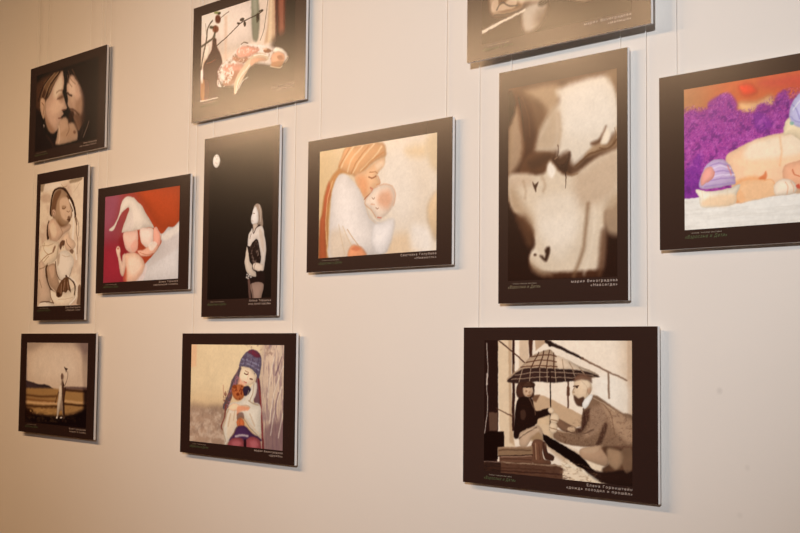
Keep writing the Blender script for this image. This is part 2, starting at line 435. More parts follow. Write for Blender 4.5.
  ('o',(39,15,6),5.4,0.92,[120,424,127,416,136,417,135,433,126,451,114,447,105,437,113,438,120,442,122,434]),
  ('o',(51,25,14),3.6,0.9,[94,434,93,436,91,437,88,437,86,436,85,434,86,432,88,431,91,431,93,432]),
  ('o',(183,159,131),11,0.6,[75,444,92,459,113,474,143,486,102,485,77,468]),
  ('o',(243,238,225),8.2,0.5,[79,428,91,422,101,430,90,428]),
 ],
 'E': [
  ('f',(195,128,81)),
  ('g',[0,14,147,15],(184,127,86),(204,101,60),1),
  ('p',(225,71,46),9.2,0.9,[138,13,168,12,181,31,151,35]),
  ('p',(201,76,64),16.2,0.8,[215,5,471,18,471,62,219,29]),
  ('p',(221,182,131),10,0.9,[137,49,180,51,214,44,226,77,180,78,142,71]),
  ('p',(169,63,159),5.3,1,[-12,66,2,55,21,48,39,54,60,51,64,37,92,25,116,26,132,48,135,65,167,75,191,58,218,64,231,42,250,38,259,58,280,49,320,32,359,45,397,40,542,61,536,354,-15,321]),
  ('t',(111,33,137),2.7,0.6,3.1,3.1,3,0.4,0.8,[-12,63,60,47,103,21,137,65,197,55,248,35,320,40,541,72,536,354,-15,321]),
  ('t',(213,121,217),2.2,0.5,2.7,2.7,8,0.5,0.85,[-12,59,60,45,112,20,138,63,197,53,248,34,320,40,541,72,536,354,-15,321]),
  ('p',(110,33,154),8.8,0.55,[-4,199,43,146,42,203,37,259,-5,252]),
  ('p',(110,33,154),6.6,0.5,[172,81,197,81,218,111,180,114]),
  ('t',(87,25,111),3.5,0.55,11.5,10.6,4,0.5,0.8,[-12,74,60,61,111,42,137,77,197,73,247,52,320,47,541,79,536,354,-15,321]),
  ('t',(202,105,195),3.5,0.5,10.6,9.7,14,0.55,0.85,[-12,63,60,47,103,24,137,67,197,57,247,39,320,36,541,68,538,227,-13,173]),
  ('q',(240,240,234),1.8,1,[-14,249,37,250,152,257,277,258,572,252,569,391,-15,362]),
  ('t',(215,213,205),1.8,0.5,65.7,5.3,5,0.3,0.9,[-5,256,277,263,572,259,569,391,-6,362]),
  ('p',(246,206,169),2.5,1,[104,169,132,150,166,138,205,130,243,128,303,121,357,135,395,169,401,229,374,267,277,261,211,262,160,268,126,268,118,234]),
  ('p',(246,234,210),9.1,0.8,[162,143,230,135,303,132,294,173,212,180,153,174]),
  ('p',(237,167,109),5.8,0.7,[122,224,161,214,195,219,197,227,170,228,135,235]),
  ('p',(232,145,86),3.7,0.8,[122,268,126,246,137,239,152,264]),
  ('p',(218,118,69),2.8,0.8,[184,221,195,213,200,206,203,218,197,226]),
  ('p',(243,198,151),2.5,0.8,[139,226,195,224,218,231,220,258,178,265,135,267]),
  ('l',(225,155,100),2,2,2,0.6,[197,225,218,229,222,258]),
  ('l',(235,174,122),3.6,3.6,3.2,0.5,[234,136,237,167,233,197]),
  ('p',(241,184,148),2.4,1,[241,202,261,194,302,189,348,209,352,246,316,266,269,250,241,229]),
  ('l',(197,101,66),2.4,2.4,1.2,0.8,[262,208,266,220,277,225]),
  ('p',(246,230,208),2,1,[220,237,237,227,257,230,271,245,265,260,236,261,220,258]),
  ('l',(225,155,113),1.6,1.6,1.2,0.7,[245,233,251,245,248,260]),
  ('l',(225,155,113),1.6,1.6,1.2,0.7,[258,234,263,246,263,258]),
  ('p',(202,71,52),2,0.8,[269,243,277,242,279,251,271,249]),
  ('p',(245,227,191),2.4,1,[243,133,244,110,257,96,279,105,318,127,318,176,262,135]),
  ('p',(202,201,240),2.4,1,[256,86,263,66,280,49,312,39,343,66,342,118,303,128,267,115,257,102]),
  ('l',(142,138,200),2.4,2.4,1.6,0.8,[263,70,273,83,279,103]),
  ('l',(142,138,200),2.4,2.4,1.6,0.8,[259,96,271,107,299,113]),
  ('l',(233,237,246),2.8,2.8,1.6,0.8,[265,82,280,65,300,56]),
  ('p',(128,184,167),1.6,0.8,[257,106,265,109,263,114,257,112]),
  ('p',(246,237,217),1.3,1,[30,231,64,238,109,236,138,229,130,251,126,270,86,274,44,273,37,251]),
  ('p',(242,205,162),6,0.7,[44,268,64,251,126,250,125,270,86,274]),
  ('l',(231,209,176),1.7,1.7,1.3,0.5,[44,235,49,272]),
  ('l',(231,209,176),1.7,1.7,1.3,0.5,[64,238,67,273]),
  ('l',(231,209,176),1.7,1.7,1.3,0.5,[87,237,87,273]),
  ('l',(231,209,176),1.7,1.7,1.3,0.5,[109,236,107,272]),
  ('p',(202,181,220),2.2,1,[39,228,42,203,54,180,70,170,85,168,101,172,115,186,122,200,128,219,126,228,104,230,73,232]),
  ('l',(165,137,195),2.6,2.6,1.7,0.85,[65,181,87,177,112,185]),
  ('l',(165,137,195),2.6,2.6,1.7,0.85,[69,197,96,194,122,202]),
  ('l',(165,137,195),2.6,2.6,1.7,0.85,[60,216,91,212,127,213]),
  ('l',(165,137,195),2.6,2.6,1.7,0.85,[51,227,91,225,126,224]),
  ('l',(231,220,245),3,3,1.7,0.85,[72,187,92,184,116,192]),
  ('l',(231,220,245),3,3,1.7,0.85,[65,207,96,204,125,207]),
  ('p',(241,172,160),1.7,1,[43,224,43,203,54,186,69,184,76,198,70,211,56,218]),
  ('l',(218,136,124),2.1,2.1,1.7,0.8,[75,194,73,208,58,218]),
  ('l',(225,118,103),2.5,2.5,1.7,0.7,[109,185,115,198,118,206]),
 ],
 'B': [
  ('f',(232,220,209)),
  ('p',(246,238,234),28.2,0.9,[-6,-16,279,-5,283,130,137,140,86,116,8,129]),
  ('q',(227,202,184),9,0.7,[129,26,144,29,147,178,134,175]),
  ('p',(124,133,116),6.9,0.95,[275,-41,304,-35,319,68,312,137,288,133,279,85]),
  ('p',(41,39,21),4.2,0.9,[303,53,314,53,318,72,305,80]),
  ('p',(167,171,158),6.8,0.7,[283,1,299,4,304,45,289,47]),
  ('l',(105,94,82),3.2,3.2,1.3,0.9,[365,-12,345,102,324,142]),
  ('q',(203,174,145),6.6,1,[372,-30,402,-23,401,159,346,156,360,105]),
  ('q',(239,226,196),6.6,0.7,[372,-10,384,-8,384,158,364,155]),
  ('q',(65,17,8),6.6,1,[396,-25,462,-10,462,167,403,157]),
  ('q',(149,87,68),8.2,0.9,[411,-21,440,-15,445,150,421,150]),
  ('q',(10,2,1),6.5,1,[454,-22,513,-9,521,380,455,304,455,161]),
  ('p',(25,11,6),24.5,1,[392,155,509,171,514,350,395,296]),
  ('p',(20,8,3),17.9,1,[90,243,182,234,286,210,439,240,518,248,522,408,-10,340,2,305]),
  ('p',(35,19,9),20.2,0.7,[286,220,439,245,455,295,296,301,225,295]),
  ('p',(59,8,3),4.6,1,[61,127,66,93,85,96,90,122,116,160,121,194,103,252,101,301,6,301,11,239,15,177,36,151]),
  ('p',(84,19,6),7.4,0.8,[3,227,47,229,49,291,6,293]),
  ('p',(192,142,82),4.6,0.7,[5,228,23,230,23,293,6,294]),
  ('l',(166,129,101),2.8,2.8,2.1,0.7,[36,172,62,169,83,165]),
  ('l',(212,185,161),3.5,3.5,2.1,0.9,[22,133,29,153,14,166]),
  ('p',(246,246,246),4.6,0.95,[16,211,15,226,11,235,6,234,2,224,0,208,1,193,5,184,9,185,14,195]),
  ('p',(246,241,233),4.6,0.9,[14,129,32,106,47,114,42,145,24,157]),
  ('l',(35,25,13),5.6,5.6,2.8,0.95,[61,28,36,50,29,90,11,145,2,185]),
  ('l',(49,42,27),7,7,3.5,0.9,[82,53,68,87,38,97,3,107]),
  ('l',(59,59,40),5.6,5.6,3.5,0.9,[82,63,76,86,73,103]),
  ('p',(85,21,6),4.5,0.95,[108,32,106,40,98,44,89,42,81,35,78,26,80,18,88,14,97,16,105,23]),
  ('p',(108,39,9),4.5,0.9,[98,64,95,70,86,73,76,71,67,65,63,57,66,51,75,48,85,50,94,56]),
  ('p',(43,39,17),3.7,0.9,[70,53,68,56,62,56,54,55,48,52,46,49,48,46,54,46,61,47,68,50]),
  ('p',(105,122,59),3.6,0.9,[108,10,104,12,95,12,83,9,74,6,70,3,73,1,83,1,95,4,104,7]),
  ('p',(39,29,17),2.7,1,[107,12,106,14,102,15,97,14,93,12,92,9,93,7,97,7,102,8,105,10]),
  ('l',(66,50,35),2.8,2.8,1.4,0.7,[104,31,129,21,154,15]),
  ('l',(85,64,46),2.9,2.9,1.4,0.5,[22,31,31,80]),
  ('l',(33,19,12),3.5,3.5,1.4,0.95,[91,119,161,92,225,65,305,55,337,47]),
  ('p',(27,15,6),2.6,1,[238,54,238,57,234,60,227,61,220,60,216,58,215,55,220,52,227,51,233,52]),
  ('p',(25,13,4),2.6,1,[248,74,247,79,244,82,240,81,237,77,235,72,236,67,239,64,243,65,247,69]),
  ('p',(26,14,5),2.6,1,[216,66,214,67,210,68,205,67,201,65,199,63,201,61,205,61,210,62,214,64]),
  ('p',(27,15,6),2.5,1,[338,45,336,47,331,48,324,48,318,48,314,46,316,44,321,43,328,42,334,43]),
  ('p',(26,14,5),2.5,1,[316,61,315,66,312,68,308,67,304,64,303,59,304,54,307,52,311,53,314,56]),
  ('p',(238,234,234),8,0.8,[107,245,98,211,118,188,155,174,188,159,220,144,268,143,323,157,392,177,452,199,460,229,394,237,301,213,255,235,208,268,158,266]),
  ('t',(122,84,62),4.1,0.7,12.4,12.4,14,0.45,0.8,[103,252,102,206,131,185,188,164,268,148,392,179,394,233,301,213,216,269]),
  ('p',(229,165,147),6.1,1,[204,154,236,147,292,156,320,170,308,182,269,187,227,183,204,172]),
  ('p',(173,113,86),6.1,0.9,[188,172,225,184,269,188,258,203,201,192,176,180]),
  ('p',(211,146,129),6.2,0.9,[131,198,181,195,234,204,240,225,208,245,174,233,139,226]),
  ('p',(151,91,65),7,0.7,[149,231,206,222,223,240,183,264,129,261]),
  ('t',(245,246,246),3.4,0.9,8.3,8.3,4,0.4,0.7,[98,257,99,206,131,185,189,184,190,225,150,264]),
  ('t',(246,246,246),3.4,0.7,8.2,6.1,9,0.5,0.8,[131,195,188,159,228,141,331,159,331,178,253,195,189,205]),
  ('p',(231,213,186),4.3,1,[192,306,190,265,214,229,261,196,297,183,339,187,367,202,363,214,309,210,278,219,252,240,225,270]),
  ('p',(210,160,133),5.9,0.9,[279,200,309,195,347,203,357,213,309,211,280,219]),
  ('l',(237,246,246),3.3,3.3,1.3,0.85,[216,284,236,262,263,254]),
  ('l',(238,246,246),3.3,3.3,1.3,0.85,[199,297,211,258,242,228]),
  ('l',(240,246,246),3.3,3.3,1.3,0.85,[208,288,227,251,270,213]),
  ('l',(246,246,246),3.2,3.2,1.3,0.85,[293,188,324,188,363,199]),
  ('l',(147,106,68),2.7,2.7,1.3,0.6,[206,283,223,255,255,230]),
  ('l',(145,104,65),2.6,2.6,1.3,0.6,[232,271,249,254]),
  ('l',(246,246,246),4,4,2,0.7,[212,161,228,136,252,137,268,148,346,164]),
  ('l',(58,28,8),3.3,3.3,1.3,0.8,[224,139,240,134,260,141]),
  ('p',(110,48,13),3.3,0.9,[382,186,378,189,368,190,356,188,346,184,342,179,346,176,356,175,368,177,378,181]),
  ('p',(225,194,169),3.3,0.8,[361,177,359,179,354,179,347,178,342,176,340,173,342,171,347,171,354,172,359,174]),
  ('p',(220,166,135),4.9,1,[382,209,393,196,421,194,446,206,449,229,430,239,388,229]),
  ('p',(246,246,234),4.9,0.9,[393,191,407,179,439,190,451,206,423,197]),
  ('p',(138,79,46),4.8,0.7,[412,209,434,210,444,224,423,223]),
  ('p',(153,98,55),5.7,0.85,[391,226,442,231,428,247,383,237]),
  ('l',(232,221,197),5,5,2.5,0.6,[379,237,424,248,439,245]),
  ('l',(217,206,183),3.1,3.1,2.5,0.6,[453,218,469,219,464,230,453,237]),
  ('l',(233,240,242),4.2,4.2,2.1,0.9,[2,296,50,297,101,297]),
 ],
 'C': [
  ('f',(28,15,6)),
  ('o',(39,11,2),24,0.8,[-10,1,221,25,222,283,-9,300]),
  ('o',(192,166,138),10.9,0.8,[35,131,113,82,222,100,238,192,156,232,135,251,88,257,31,241]),
  ('o',(95,61,35),5.4,1,[43,237,49,205,88,206,131,234,135,248,79,250]),
  ('o',(198,175,151),3.9,0.85,[37,241,37,216,57,207,62,227,96,221,122,223,118,244,79,245]),
  ('l',(22,11,5),3.9,3.9,2.3,0.8,[53,239,71,223,101,238,126,240]),
  ('l',(22,11,5),3.1,3.1,2.3,0.8,[44,252,97,257,148,254]),
  ('l',(211,201,185),10.2,6.3,3.1,1,[-9,291,53,278,152,257]),
  ('o',(210,205,192),10.5,0.75,[143,262,166,247,222,248,218,288,185,314,154,315,143,294]),
  ('o',(11,4,2),6.6,0.9,[197,253,204,238,234,235,238,248,212,258]),
  ('o',(49,28,16),24.7,0.7,[222,264,502,264,502,305,222,320]),
  ('o',(213,194,168),7.8,0.8,[53,134,113,128,197,152,293,185,370,237,355,271,262,247,156,239,62,201]),
  ('o',(132,98,70),6.2,0.8,[44,139,70,112,122,120,105,145,70,157]),
  ('l',(73,43,27),3.1,3.1,2.3,0.8,[83,173,101,179,113,178]),
  ('l',(62,26,12),3,3,2.3,0.7,[96,198,114,204]),
  ('o',(179,149,120),5.9,0.8,[197,202,262,222,278,243,197,234]),
 ],
 'K': [
  ('f',(229,209,175)),
  ('g',[180,113,183,263],(239,225,191),(214,188,151),1),
  ('p',(174,152,138),20.6,0.9,[-20,214,100,204,206,214,209,339,-16,354]),
  ('t',(219,206,193),13.7,0.7,23.4,16.5,2,0.35,0.75,[-19,234,207,223,209,339,-16,354]),
  ('t',(143,124,114),9.6,0.5,17.9,20.6,6,0.4,0.8,[-20,214,206,204,208,281,-17,294]),
  ('q',(243,196,160),6.9,0.6,[-8,-3,31,-3,29,72,-6,78]),
  ('p',(205,188,174),18.3,0.85,[381,-5,506,-5,510,331,372,341]),
  ('t',(145,123,132),4.9,0.75,6.1,36.5,9,0.4,0.75,[396,-5,506,-5,510,331,394,340]),
  ('p',(120,93,102),15.6,0.75,[408,251,509,236,510,331,402,339]),
  ('l',(246,246,234),4.1,4.1,2.9,0.6,[485,64,443,148,422,241]),
  ('l',(246,246,234),4.1,4.1,2.9,0.6,[479,128,444,212,430,277]),
  ('l',(246,246,234),4.2,4.2,3,0.6,[441,37,420,107,414,163]),
  ('l',(246,246,234),4.1,4.1,2.9,0.6,[487,210,467,284]),
  ('l',(105,77,96),4.1,4.1,3,0.7,[477,36,449,92]),
  ('l',(105,77,96),4.1,4.1,3,0.7,[465,147,451,193,459,230]),
  ('t',(161,135,126),5,0.7,16.3,12.5,12,0.45,0.75,[297,-4,440,-5,426,37,351,19]),
  ('p',(101,88,101),3.8,1,[271,65,253,87,228,112,209,156,191,181,182,205,206,209,223,179,239,145,264,120,279,101]),
  ('t',(179,120,141),2.5,0.7,8.8,8.8,5,0.45,0.75,[271,65,228,112,209,156,191,181,182,205,206,209,223,179,264,120]),
  ('l',(127,63,54),7.7,3.9,2.6,1,[196,195,192,234,175,264,184,277]),
  ('l',(187,122,102),3.2,3.2,2.6,0.7,[180,133,186,162]),
  ('p',(114,84,93),3.1,1,[358,94,347,123,342,175,369,197,378,159,372,113]),
  ('l',(114,45,48),7.3,8.6,2.4,1,[364,108,375,164,382,215,394,326]),
  ('l',(193,115,117),2.4,2.4,1.8,0.6,[372,141,382,206,390,289]),
  ('p',(112,107,135),3.2,1,[265,68,270,51,282,36,307,20,330,14,359,22,376,38,378,61,371,89,363,105,349,90,321,74,290,69]),
  ('p',(113,41,63),3.1,0.9,[307,22,330,15,357,22,373,36,351,40,328,31]),
  ('l',(154,156,191),4.4,4.4,2.5,0.8,[278,46,313,50,363,64]),
  ('l',(154,156,191),4.4,4.4,2.5,0.8,[273,59,314,61,367,79]),
  ('l',(79,69,105),3.8,3.8,2.5,0.7,[301,29,290,65]),
  ('l',(79,69,105),3.7,3.7,2.5,0.7,[336,36,321,72]),
  ('l',(79,69,105),3.7,3.7,2.5,0.7,[363,42,352,87]),
  ('p',(246,231,207),3.1,1,[279,75,298,70,329,78,351,97,345,116,330,124,309,128,284,121,266,108,269,89]),
  ('p',(244,178,152),5.7,0.7,[266,106,284,118,303,127,276,131,256,122]),
  ('l',(91,42,30),3.8,3.8,1.3,0.95,[291,90,303,94,311,92]),
  ('l',(91,42,30),3.7,3.7,1.2,0.95,[321,107,333,109]),
  ('l',(127,80,60),2.5,2.5,1.3,0.7,[295,82,314,88]),
  ('l',(196,101,90),3.8,3.8,1.9,0.8,[291,117,304,120]),
  ('l',(235,185,170),3.1,3.1,1.9,0.6,[314,95,308,110]),
  ('p',(246,246,237),3.9,1,[206,204,222,188,277,177,315,143,344,118,357,123,355,151,340,180,365,182,381,201,378,243,380,276,356,282,317,256,294,234,272,230,255,264,224,299,199,323,191,301,182,263,197,229]),
  ('p',(235,216,188),7.7,0.5,[215,223,262,221,247,265,208,300]),
  ('l',(224,196,165),3.1,3.1,2.5,0.7,[294,229,332,255,371,276]),
  ('l',(217,175,138),3.2,3.2,2.6,0.5,[222,194,207,223,191,263]),
  ('p',(246,213,183),3.2,0.95,[210,204,238,188,277,192,308,190,324,199,278,207,238,212]),
  ('p',(236,164,129),3.2,0.8,[262,197,316,197,316,206,274,213,258,226]),
  ('p',(187,111,66),3.8,1,[227,146,235,133,260,126,290,130,298,148,286,170,261,177,237,169]),
  ('t',(114,43,24),2.6,0.8,9.6,9.6,3,0.45,0.75,[229,146,260,128,296,136,292,167,253,174]),
  ('p',(143,67,33),3.2,1,[252,134,250,138,244,140,237,140,232,138,230,135,232,132,237,129,244,129,250,131]),
  ('p',(91,25,12),3.2,0.7,[267,158,266,161,262,162,257,163,253,161,251,158,253,155,257,153,262,153,266,155]),
  ('p',(53,41,63),3.1,1,[288,136,309,130,326,140,315,155,298,162,289,153]),
  ('p',(211,118,72),3.2,1,[255,246,274,233,294,241,293,262,267,266]),
  ('l',(130,45,30),2.5,2.5,1.9,0.6,[274,235,272,263]),
  ('p',(72,45,86),3.8,1,[241,284,257,263,298,257,339,278,377,290,371,302,224,311]),
  ('p',(148,75,84),3.8,1,[209,324,226,304,264,295,293,302,296,333,209,339]),
  ('p',(148,75,84),3.7,1,[305,332,307,301,341,288,375,297,384,326,357,338]),
  ('p',(206,129,141),7.6,0.5,[232,313,264,304,280,315,249,331]),
  ('p',(206,129,141),7.4,0.5,[326,305,356,299,368,314,341,325]),
  ('p',(41,15,24),2.5,1,[295,304,306,301,307,332,296,333]),
  ('l',(246,246,246),6.3,6.3,3.8,0.7,[251,292,287,287,315,288]),
  ('l',(149,122,90),3.8,3.8,2.6,0.6,[210,209,193,243,185,273,199,311]),
  ('l',(149,122,90),3.8,3.8,2.5,0.6,[274,235,257,264,232,296]),
  ('l',(149,122,90),3.7,3.7,2.5,0.6,[316,176,339,184,365,188]),
  ('l',(149,122,90),3.7,3.7,2.5,0.6,[294,234,325,260,363,281]),
  ('l',(149,122,90),3.7,3.7,2.5,0.6,[342,123,337,151,322,176]),
  ('l',(196,170,141),5.1,5.1,3.8,0.6,[223,223,211,262]),
  ('l',(196,170,141),4.9,4.9,3.7,0.6,[324,218,348,254]),
  ('l',(196,170,141),5.1,5.1,3.8,0.6,[246,212,239,241]),
  ('p',(91,51,42),3.2,0.6,[258,221,278,214,292,219,294,234,274,233,259,240]),
  ('t',(127,80,69),2.6,0.8,6.5,6.5,15,0.45,0.7,[185,157,221,146,229,165,206,209,182,205]),
  ('l',(246,236,205),2.5,2.5,1.9,0.6,[315,145,304,176]),
  ('t',(85,67,93),2.5,0.6,7.6,5.1,18,0.45,0.75,[265,68,282,36,330,14,376,38,363,105,321,74]),
 ],
 'A': [
  ('f',(4,1,1)),
  ('p',(49,33,33),22,0.5,[369,33,467,6,511,108,503,292,426,303]),
  ('p',(77,50,37),17.3,0.95,[-23,59,19,21,106,6,198,7,216,19,164,54,113,96,84,142,42,158,-6,174]),
  ('p',(137,109,84),10.2,0.75,[58,44,118,19,182,15,142,51,97,88]),
  ('l',(182,161,137),4.9,4.9,3.3,0.6,[199,14,142,51,98,100]),
  ('l',(182,161,137),5,5,3.3,0.6,[177,12,109,51,70,101]),
  ('l',(182,161,137),5,5,3.3,0.6,[150,12,76,46,37,102]),
  ('l',(32,14,11),6.6,6.6,3.3,0.8,[186,16,120,53,81,99]),
  ('l',(32,14,11),6.7,6.7,3.3,0.8,[128,13,55,54,15,110]),
  ('p',(217,190,178),6.6,1,[203,14,219,32,227,59,223,85,214,101,228,124,249,159,254,171,240,177,222,179,229,190,223,197,209,204,214,216,205,229,191,247,159,260,120,251,88,210,68,156,80,121,107,101,147,57]),
  ('p',(246,241,231),14.9,0.75,[167,49,204,33,214,78,189,113,147,112,144,79]),
  ('p',(239,218,204),14.9,0.6,[117,146,180,128,224,156,195,179,141,177]),
  ('p',(151,119,99),15.1,0.8,[73,162,107,205,163,255,133,259,91,225]),
  ('p',(58,34,25),6.6,0.75,[173,124,194,116,217,115,222,124,199,127]),
  ('l',(116,84,69),6.5,6.5,4.9,0.5,[215,93,188,91,167,96]),
  ('p',(151,119,99),11.5,0.4,[180,106,223,107,221,139,191,135]),
  ('l',(96,62,50),4.8,4.8,3.2,0.8,[240,177,215,175]),
  ('l',(116,69,60),4.8,4.8,3.2,0.8,[214,207,188,204]),
  ('p',(205,178,160),5.1,1,[37,104,59,102,78,121,82,163,67,192,47,172,33,132]),
  ('l',(116,84,69),4.2,4.2,2.5,0.8,[47,120,67,139,61,171]),
  ('p',(246,246,246),2.5,1,[75,223,74,227,72,230,68,229,65,226,64,221,65,217,67,214,70,215,73,218]),
  ('p',(23,7,10),12,1,[-14,156,28,154,54,198,94,250,156,276,184,317,184,359,3,340]),
  ('l',(77,53,44),6.6,6.6,5,0.6,[95,263,141,301,161,335]),
  ('p',(217,190,178),6.5,1,[255,38,288,36,342,82,385,126,399,185,387,241,362,280,327,239,292,200,278,179,265,167,257,153,260,136,253,118,247,94,249,62]),
  ('p',(242,226,216),12.9,0.6,[261,64,303,70,319,121,296,150,269,114]),
  ('p',(168,143,124),16,0.4,[261,123,315,131,343,188,299,193,273,168]),
  ('p',(154,125,107),15.7,0.7,[327,154,389,147,401,217,375,271,341,267,325,207]),
  ('p',(26,11,11),11.4,1,[231,45,253,5,368,9,459,45,482,207,444,276,407,251,397,151,366,101,323,64,293,42,268,47,257,69]),
  ('l',(151,125,104),4,4,3.2,0.65,[258,23,277,56,316,83]),
  ('l',(151,125,104),4,4,3.2,0.65,[287,19,318,55,357,95]),
  ('l',(151,125,104),4,4,3.2,0.65,[251,37,261,64,288,89]),
  ('p',(23,7,9),18.9,0.85,[342,55,417,93,439,201,429,283,371,296,374,224,378,161,354,100]),
  ('p',(57,34,26),14.2,0.6,[292,200,330,234,366,280,405,280,394,226,345,207]),
  ('l',(30,13,11),6.4,6.4,4.8,0.85,[254,109,274,121,290,126]),
  ('l',(77,50,40),6.4,6.4,4.8,0.85,[270,180,307,185,349,212]),
  ('p',(50,23,13),7.9,0.9,[271,197,291,186,310,196,305,220,286,235,269,226]),
  ('p',(115,85,70),9.4,0.7,[313,210,354,221,364,262,333,271,313,239]),
  ('p',(13,7,11),4.9,0.9,[224,9,249,11,244,56,245,102,254,135,251,154,237,133,225,105,232,70]),
  ('p',(205,179,162),8.1,0.95,[198,222,230,205,260,214,274,234,306,236,337,269,351,296,352,311,184,314,179,279]),
  ('p',(169,142,120),12.8,0.5,[202,271,283,256,330,286,266,299]),
  ('l',(96,66,53),4.7,4.7,3.2,0.5,[269,233,276,264,257,283]),
  ('p',(96,66,53),6.2,0.8,[330,279,328,282,323,284,317,283,311,280,309,276,311,273,316,271,322,272,327,275]),
  ('l',(246,240,228),6.5,6.5,4.8,0.5,[193,237,202,276,196,307]),
  ('p',(14,1,4),7.7,1,[350,285,393,249,434,242,438,306,352,319]),
  ('l',(150,134,126),4.5,4.5,3,0.8,[427,246,409,275,387,306]),
  ('l',(88,65,59),3.8,3.8,3.1,0.8,[385,269,371,296]),
 ],
 'I': [
  ('f',(240,233,223)),
  ('t',(202,182,171),10.7,0.6,68.9,68.9,7,0.45,0.75,[-970,-586,1110,-249,1170,720,-850,797]),
  ('p',(148,133,116),4.7,0.8,[-9,-10,34,-6,25,24,-2,27]),
  ('p',(145,130,112),4.4,0.8,[239,2,324,-1,314,11,240,15]),
  ('p',(246,246,246),8.2,0.8,[38,2,159,5,160,21,94,30,33,32]),
  ('p',(199,178,165),7,0.6,[7,45,76,47,82,78,12,69]),
  ('l',(146,125,102),2.2,2.2,1.7,0.7,[167,12,186,25,212,23]),
  ('l',(171,151,130),2.2,2.2,1.6,0.5,[311,19,285,39,264,52]),
  ('p',(53,28,14),2.9,0.95,[80,123,86,71,105,33,152,23,198,31,233,60,267,93,289,142,272,152,251,117,215,62,161,33,117,39,97,75,101,133]),
  ('p',(177,153,132),3.4,1,[92,124,97,75,116,41,157,30,197,44,224,65,240,90,248,117,258,140,245,161,220,182,180,186,149,173,120,153]),
  ('p',(112,79,58),8,0.85,[94,117,101,76,121,43,161,34,163,51,135,82,123,119]),
  ('p',(234,213,197),6.7,0.8,[164,73,215,70,240,105,249,139,222,163,177,145,159,107]),
  ('l',(70,42,28),2.8,2.8,1.7,0.9,[178,109,193,113,207,108]),
  ('l',(111,76,56),2.8,2.8,1.7,0.8,[216,124,230,129,237,125]),
  ('l',(83,51,26),2.8,2.8,1.7,0.85,[218,159,233,158,244,161]),
  ('p',(216,189,174),2.3,1,[100,114,113,110,127,119,126,136,109,135]),
  ('l',(70,42,28),2.3,2.3,1.1,0.9,[105,118,117,124,115,134]),
  ('l',(91,63,42),6.6,6.6,2.8,0.9,[215,64,253,99,277,145,295,183]),
  ('l',(246,246,246),7.7,7.7,2.2,1,[234,81,263,118,272,152,264,225,264,247]),
  ('l',(70,42,28),2.7,2.7,1.6,0.7,[276,137,309,183,309,227]),
  ('l',(246,246,246),10.9,10.9,2.7,1,[264,134,272,186,270,237,284,264,299,316]),
  ('l',(91,61,42),3.3,3.3,1.6,0.8,[283,143,293,165,293,209,306,247,304,298]),
  ('p',(70,41,26),3.3,0.6,[224,148,239,146,245,159,237,168,224,162]),
  ('p',(53,28,15),2.9,0.9,[65,227,59,184,74,151,87,175,84,220]),
  ('p',(222,199,185),2.9,1,[71,170,85,152,117,146,150,167,174,183,206,179,235,176,252,185,241,199,201,213,166,228,144,240,95,234,74,208]),
  ('p',(155,127,102),4.5,0.7,[131,155,170,182,199,178,183,166,153,149]),
  ('p',(246,242,227),6.9,0.5,[87,171,116,165,142,201,121,222,93,205]),
  ('l',(129,99,72),2.8,2.8,1.7,0.6,[170,187,187,211,159,235]),
  ('p',(236,217,203),2.8,1,[188,226,227,209,246,229,283,249,288,268,257,283,221,279,201,256,176,270,167,251]),
  ('p',(91,61,45),3.4,0.9,[171,247,189,237,207,243,201,260,187,259,177,274,165,262]),
  ('p',(91,61,45),3.3,0.7,[246,281,265,278,277,286,269,295,253,290]),
  ('l',(91,61,42),2.8,2.8,1.7,0.7,[218,235,226,254,256,273]),
  ('p',(246,239,228),2.9,1,[2,277,38,237,68,230,137,241,162,250,156,291,142,311,98,327,7,339,-3,315]),
  ('l',(129,99,74),3.5,3.5,2.3,0.8,[6,323,58,295,110,284]),
  ('p',(111,76,56),2.8,0.7,[110,278,127,256,135,262,121,282]),
  ('l',(171,151,126),3.5,3.5,2.3,0.5,[24,251,70,253,115,248]),
  ('p',(246,246,246),2.8,1,[152,299,177,283,221,281,266,303,282,326,270,355,244,395,201,405,164,378,148,336]),
  ('l',(183,163,144),2.8,2.8,2.2,0.5,[186,296,223,305,251,303]),
  ('p',(64,38,22),2.9,0.9,[57,341,80,334,80,387,109,426,152,446,106,433,69,391]),
  ('p',(191,168,151),2.9,1,[70,341,98,329,135,329,146,363,167,397,176,418,156,442,129,430,97,411,78,376]),
  ('p',(226,202,187),5.7,0.6,[88,342,125,336,132,374,110,384]),
  ('l',(50,25,12),4.5,4.5,2.3,0.9,[137,321,148,363,172,393]),
  ('p',(216,199,188),4.7,0.9,[6,324,49,325,55,364,90,418,107,445,102,479,10,482]),
  ('l',(129,105,82),4.1,4.1,2.9,0.7,[11,389,32,421]),
  ('l',(129,105,82),4.1,4.1,2.9,0.7,[7,345,46,339,75,326]),
  ('p',(244,239,230),2.8,1,[102,433,160,446,226,447,289,426,306,422,312,448,293,481,251,499,193,502,141,490,109,468]),
  ('l',(92,61,42),4.6,4.6,2.3,0.8,[100,430,107,460,133,487]),
  ('l',(53,28,15),7.7,7.7,2.8,0.95,[222,380,273,400,295,426,292,455]),
  ('l',(246,246,246),7.1,7.1,2.7,1,[235,380,295,406,311,437,299,470,258,493]),
  ('l',(146,125,102),2.2,2.2,1.7,0.4,[169,472,228,471,278,466]),
  ('p',(112,82,61),2.2,1,[152,438,169,416,189,398,221,385,244,393,253,418,266,447,243,436,226,447,204,443,194,459,168,464,151,455]),
  ('l',(203,174,156),3.9,3.9,2.8,0.7,[190,413,188,446]),
  ('l',(203,174,156),3.9,3.9,2.8,0.7,[215,398,207,435]),
  ('l',(203,174,156),3.8,3.8,2.7,0.7,[237,406,243,432]),
  ('l',(50,25,12),2.8,2.8,2.8,0.6,[201,405,198,443]),
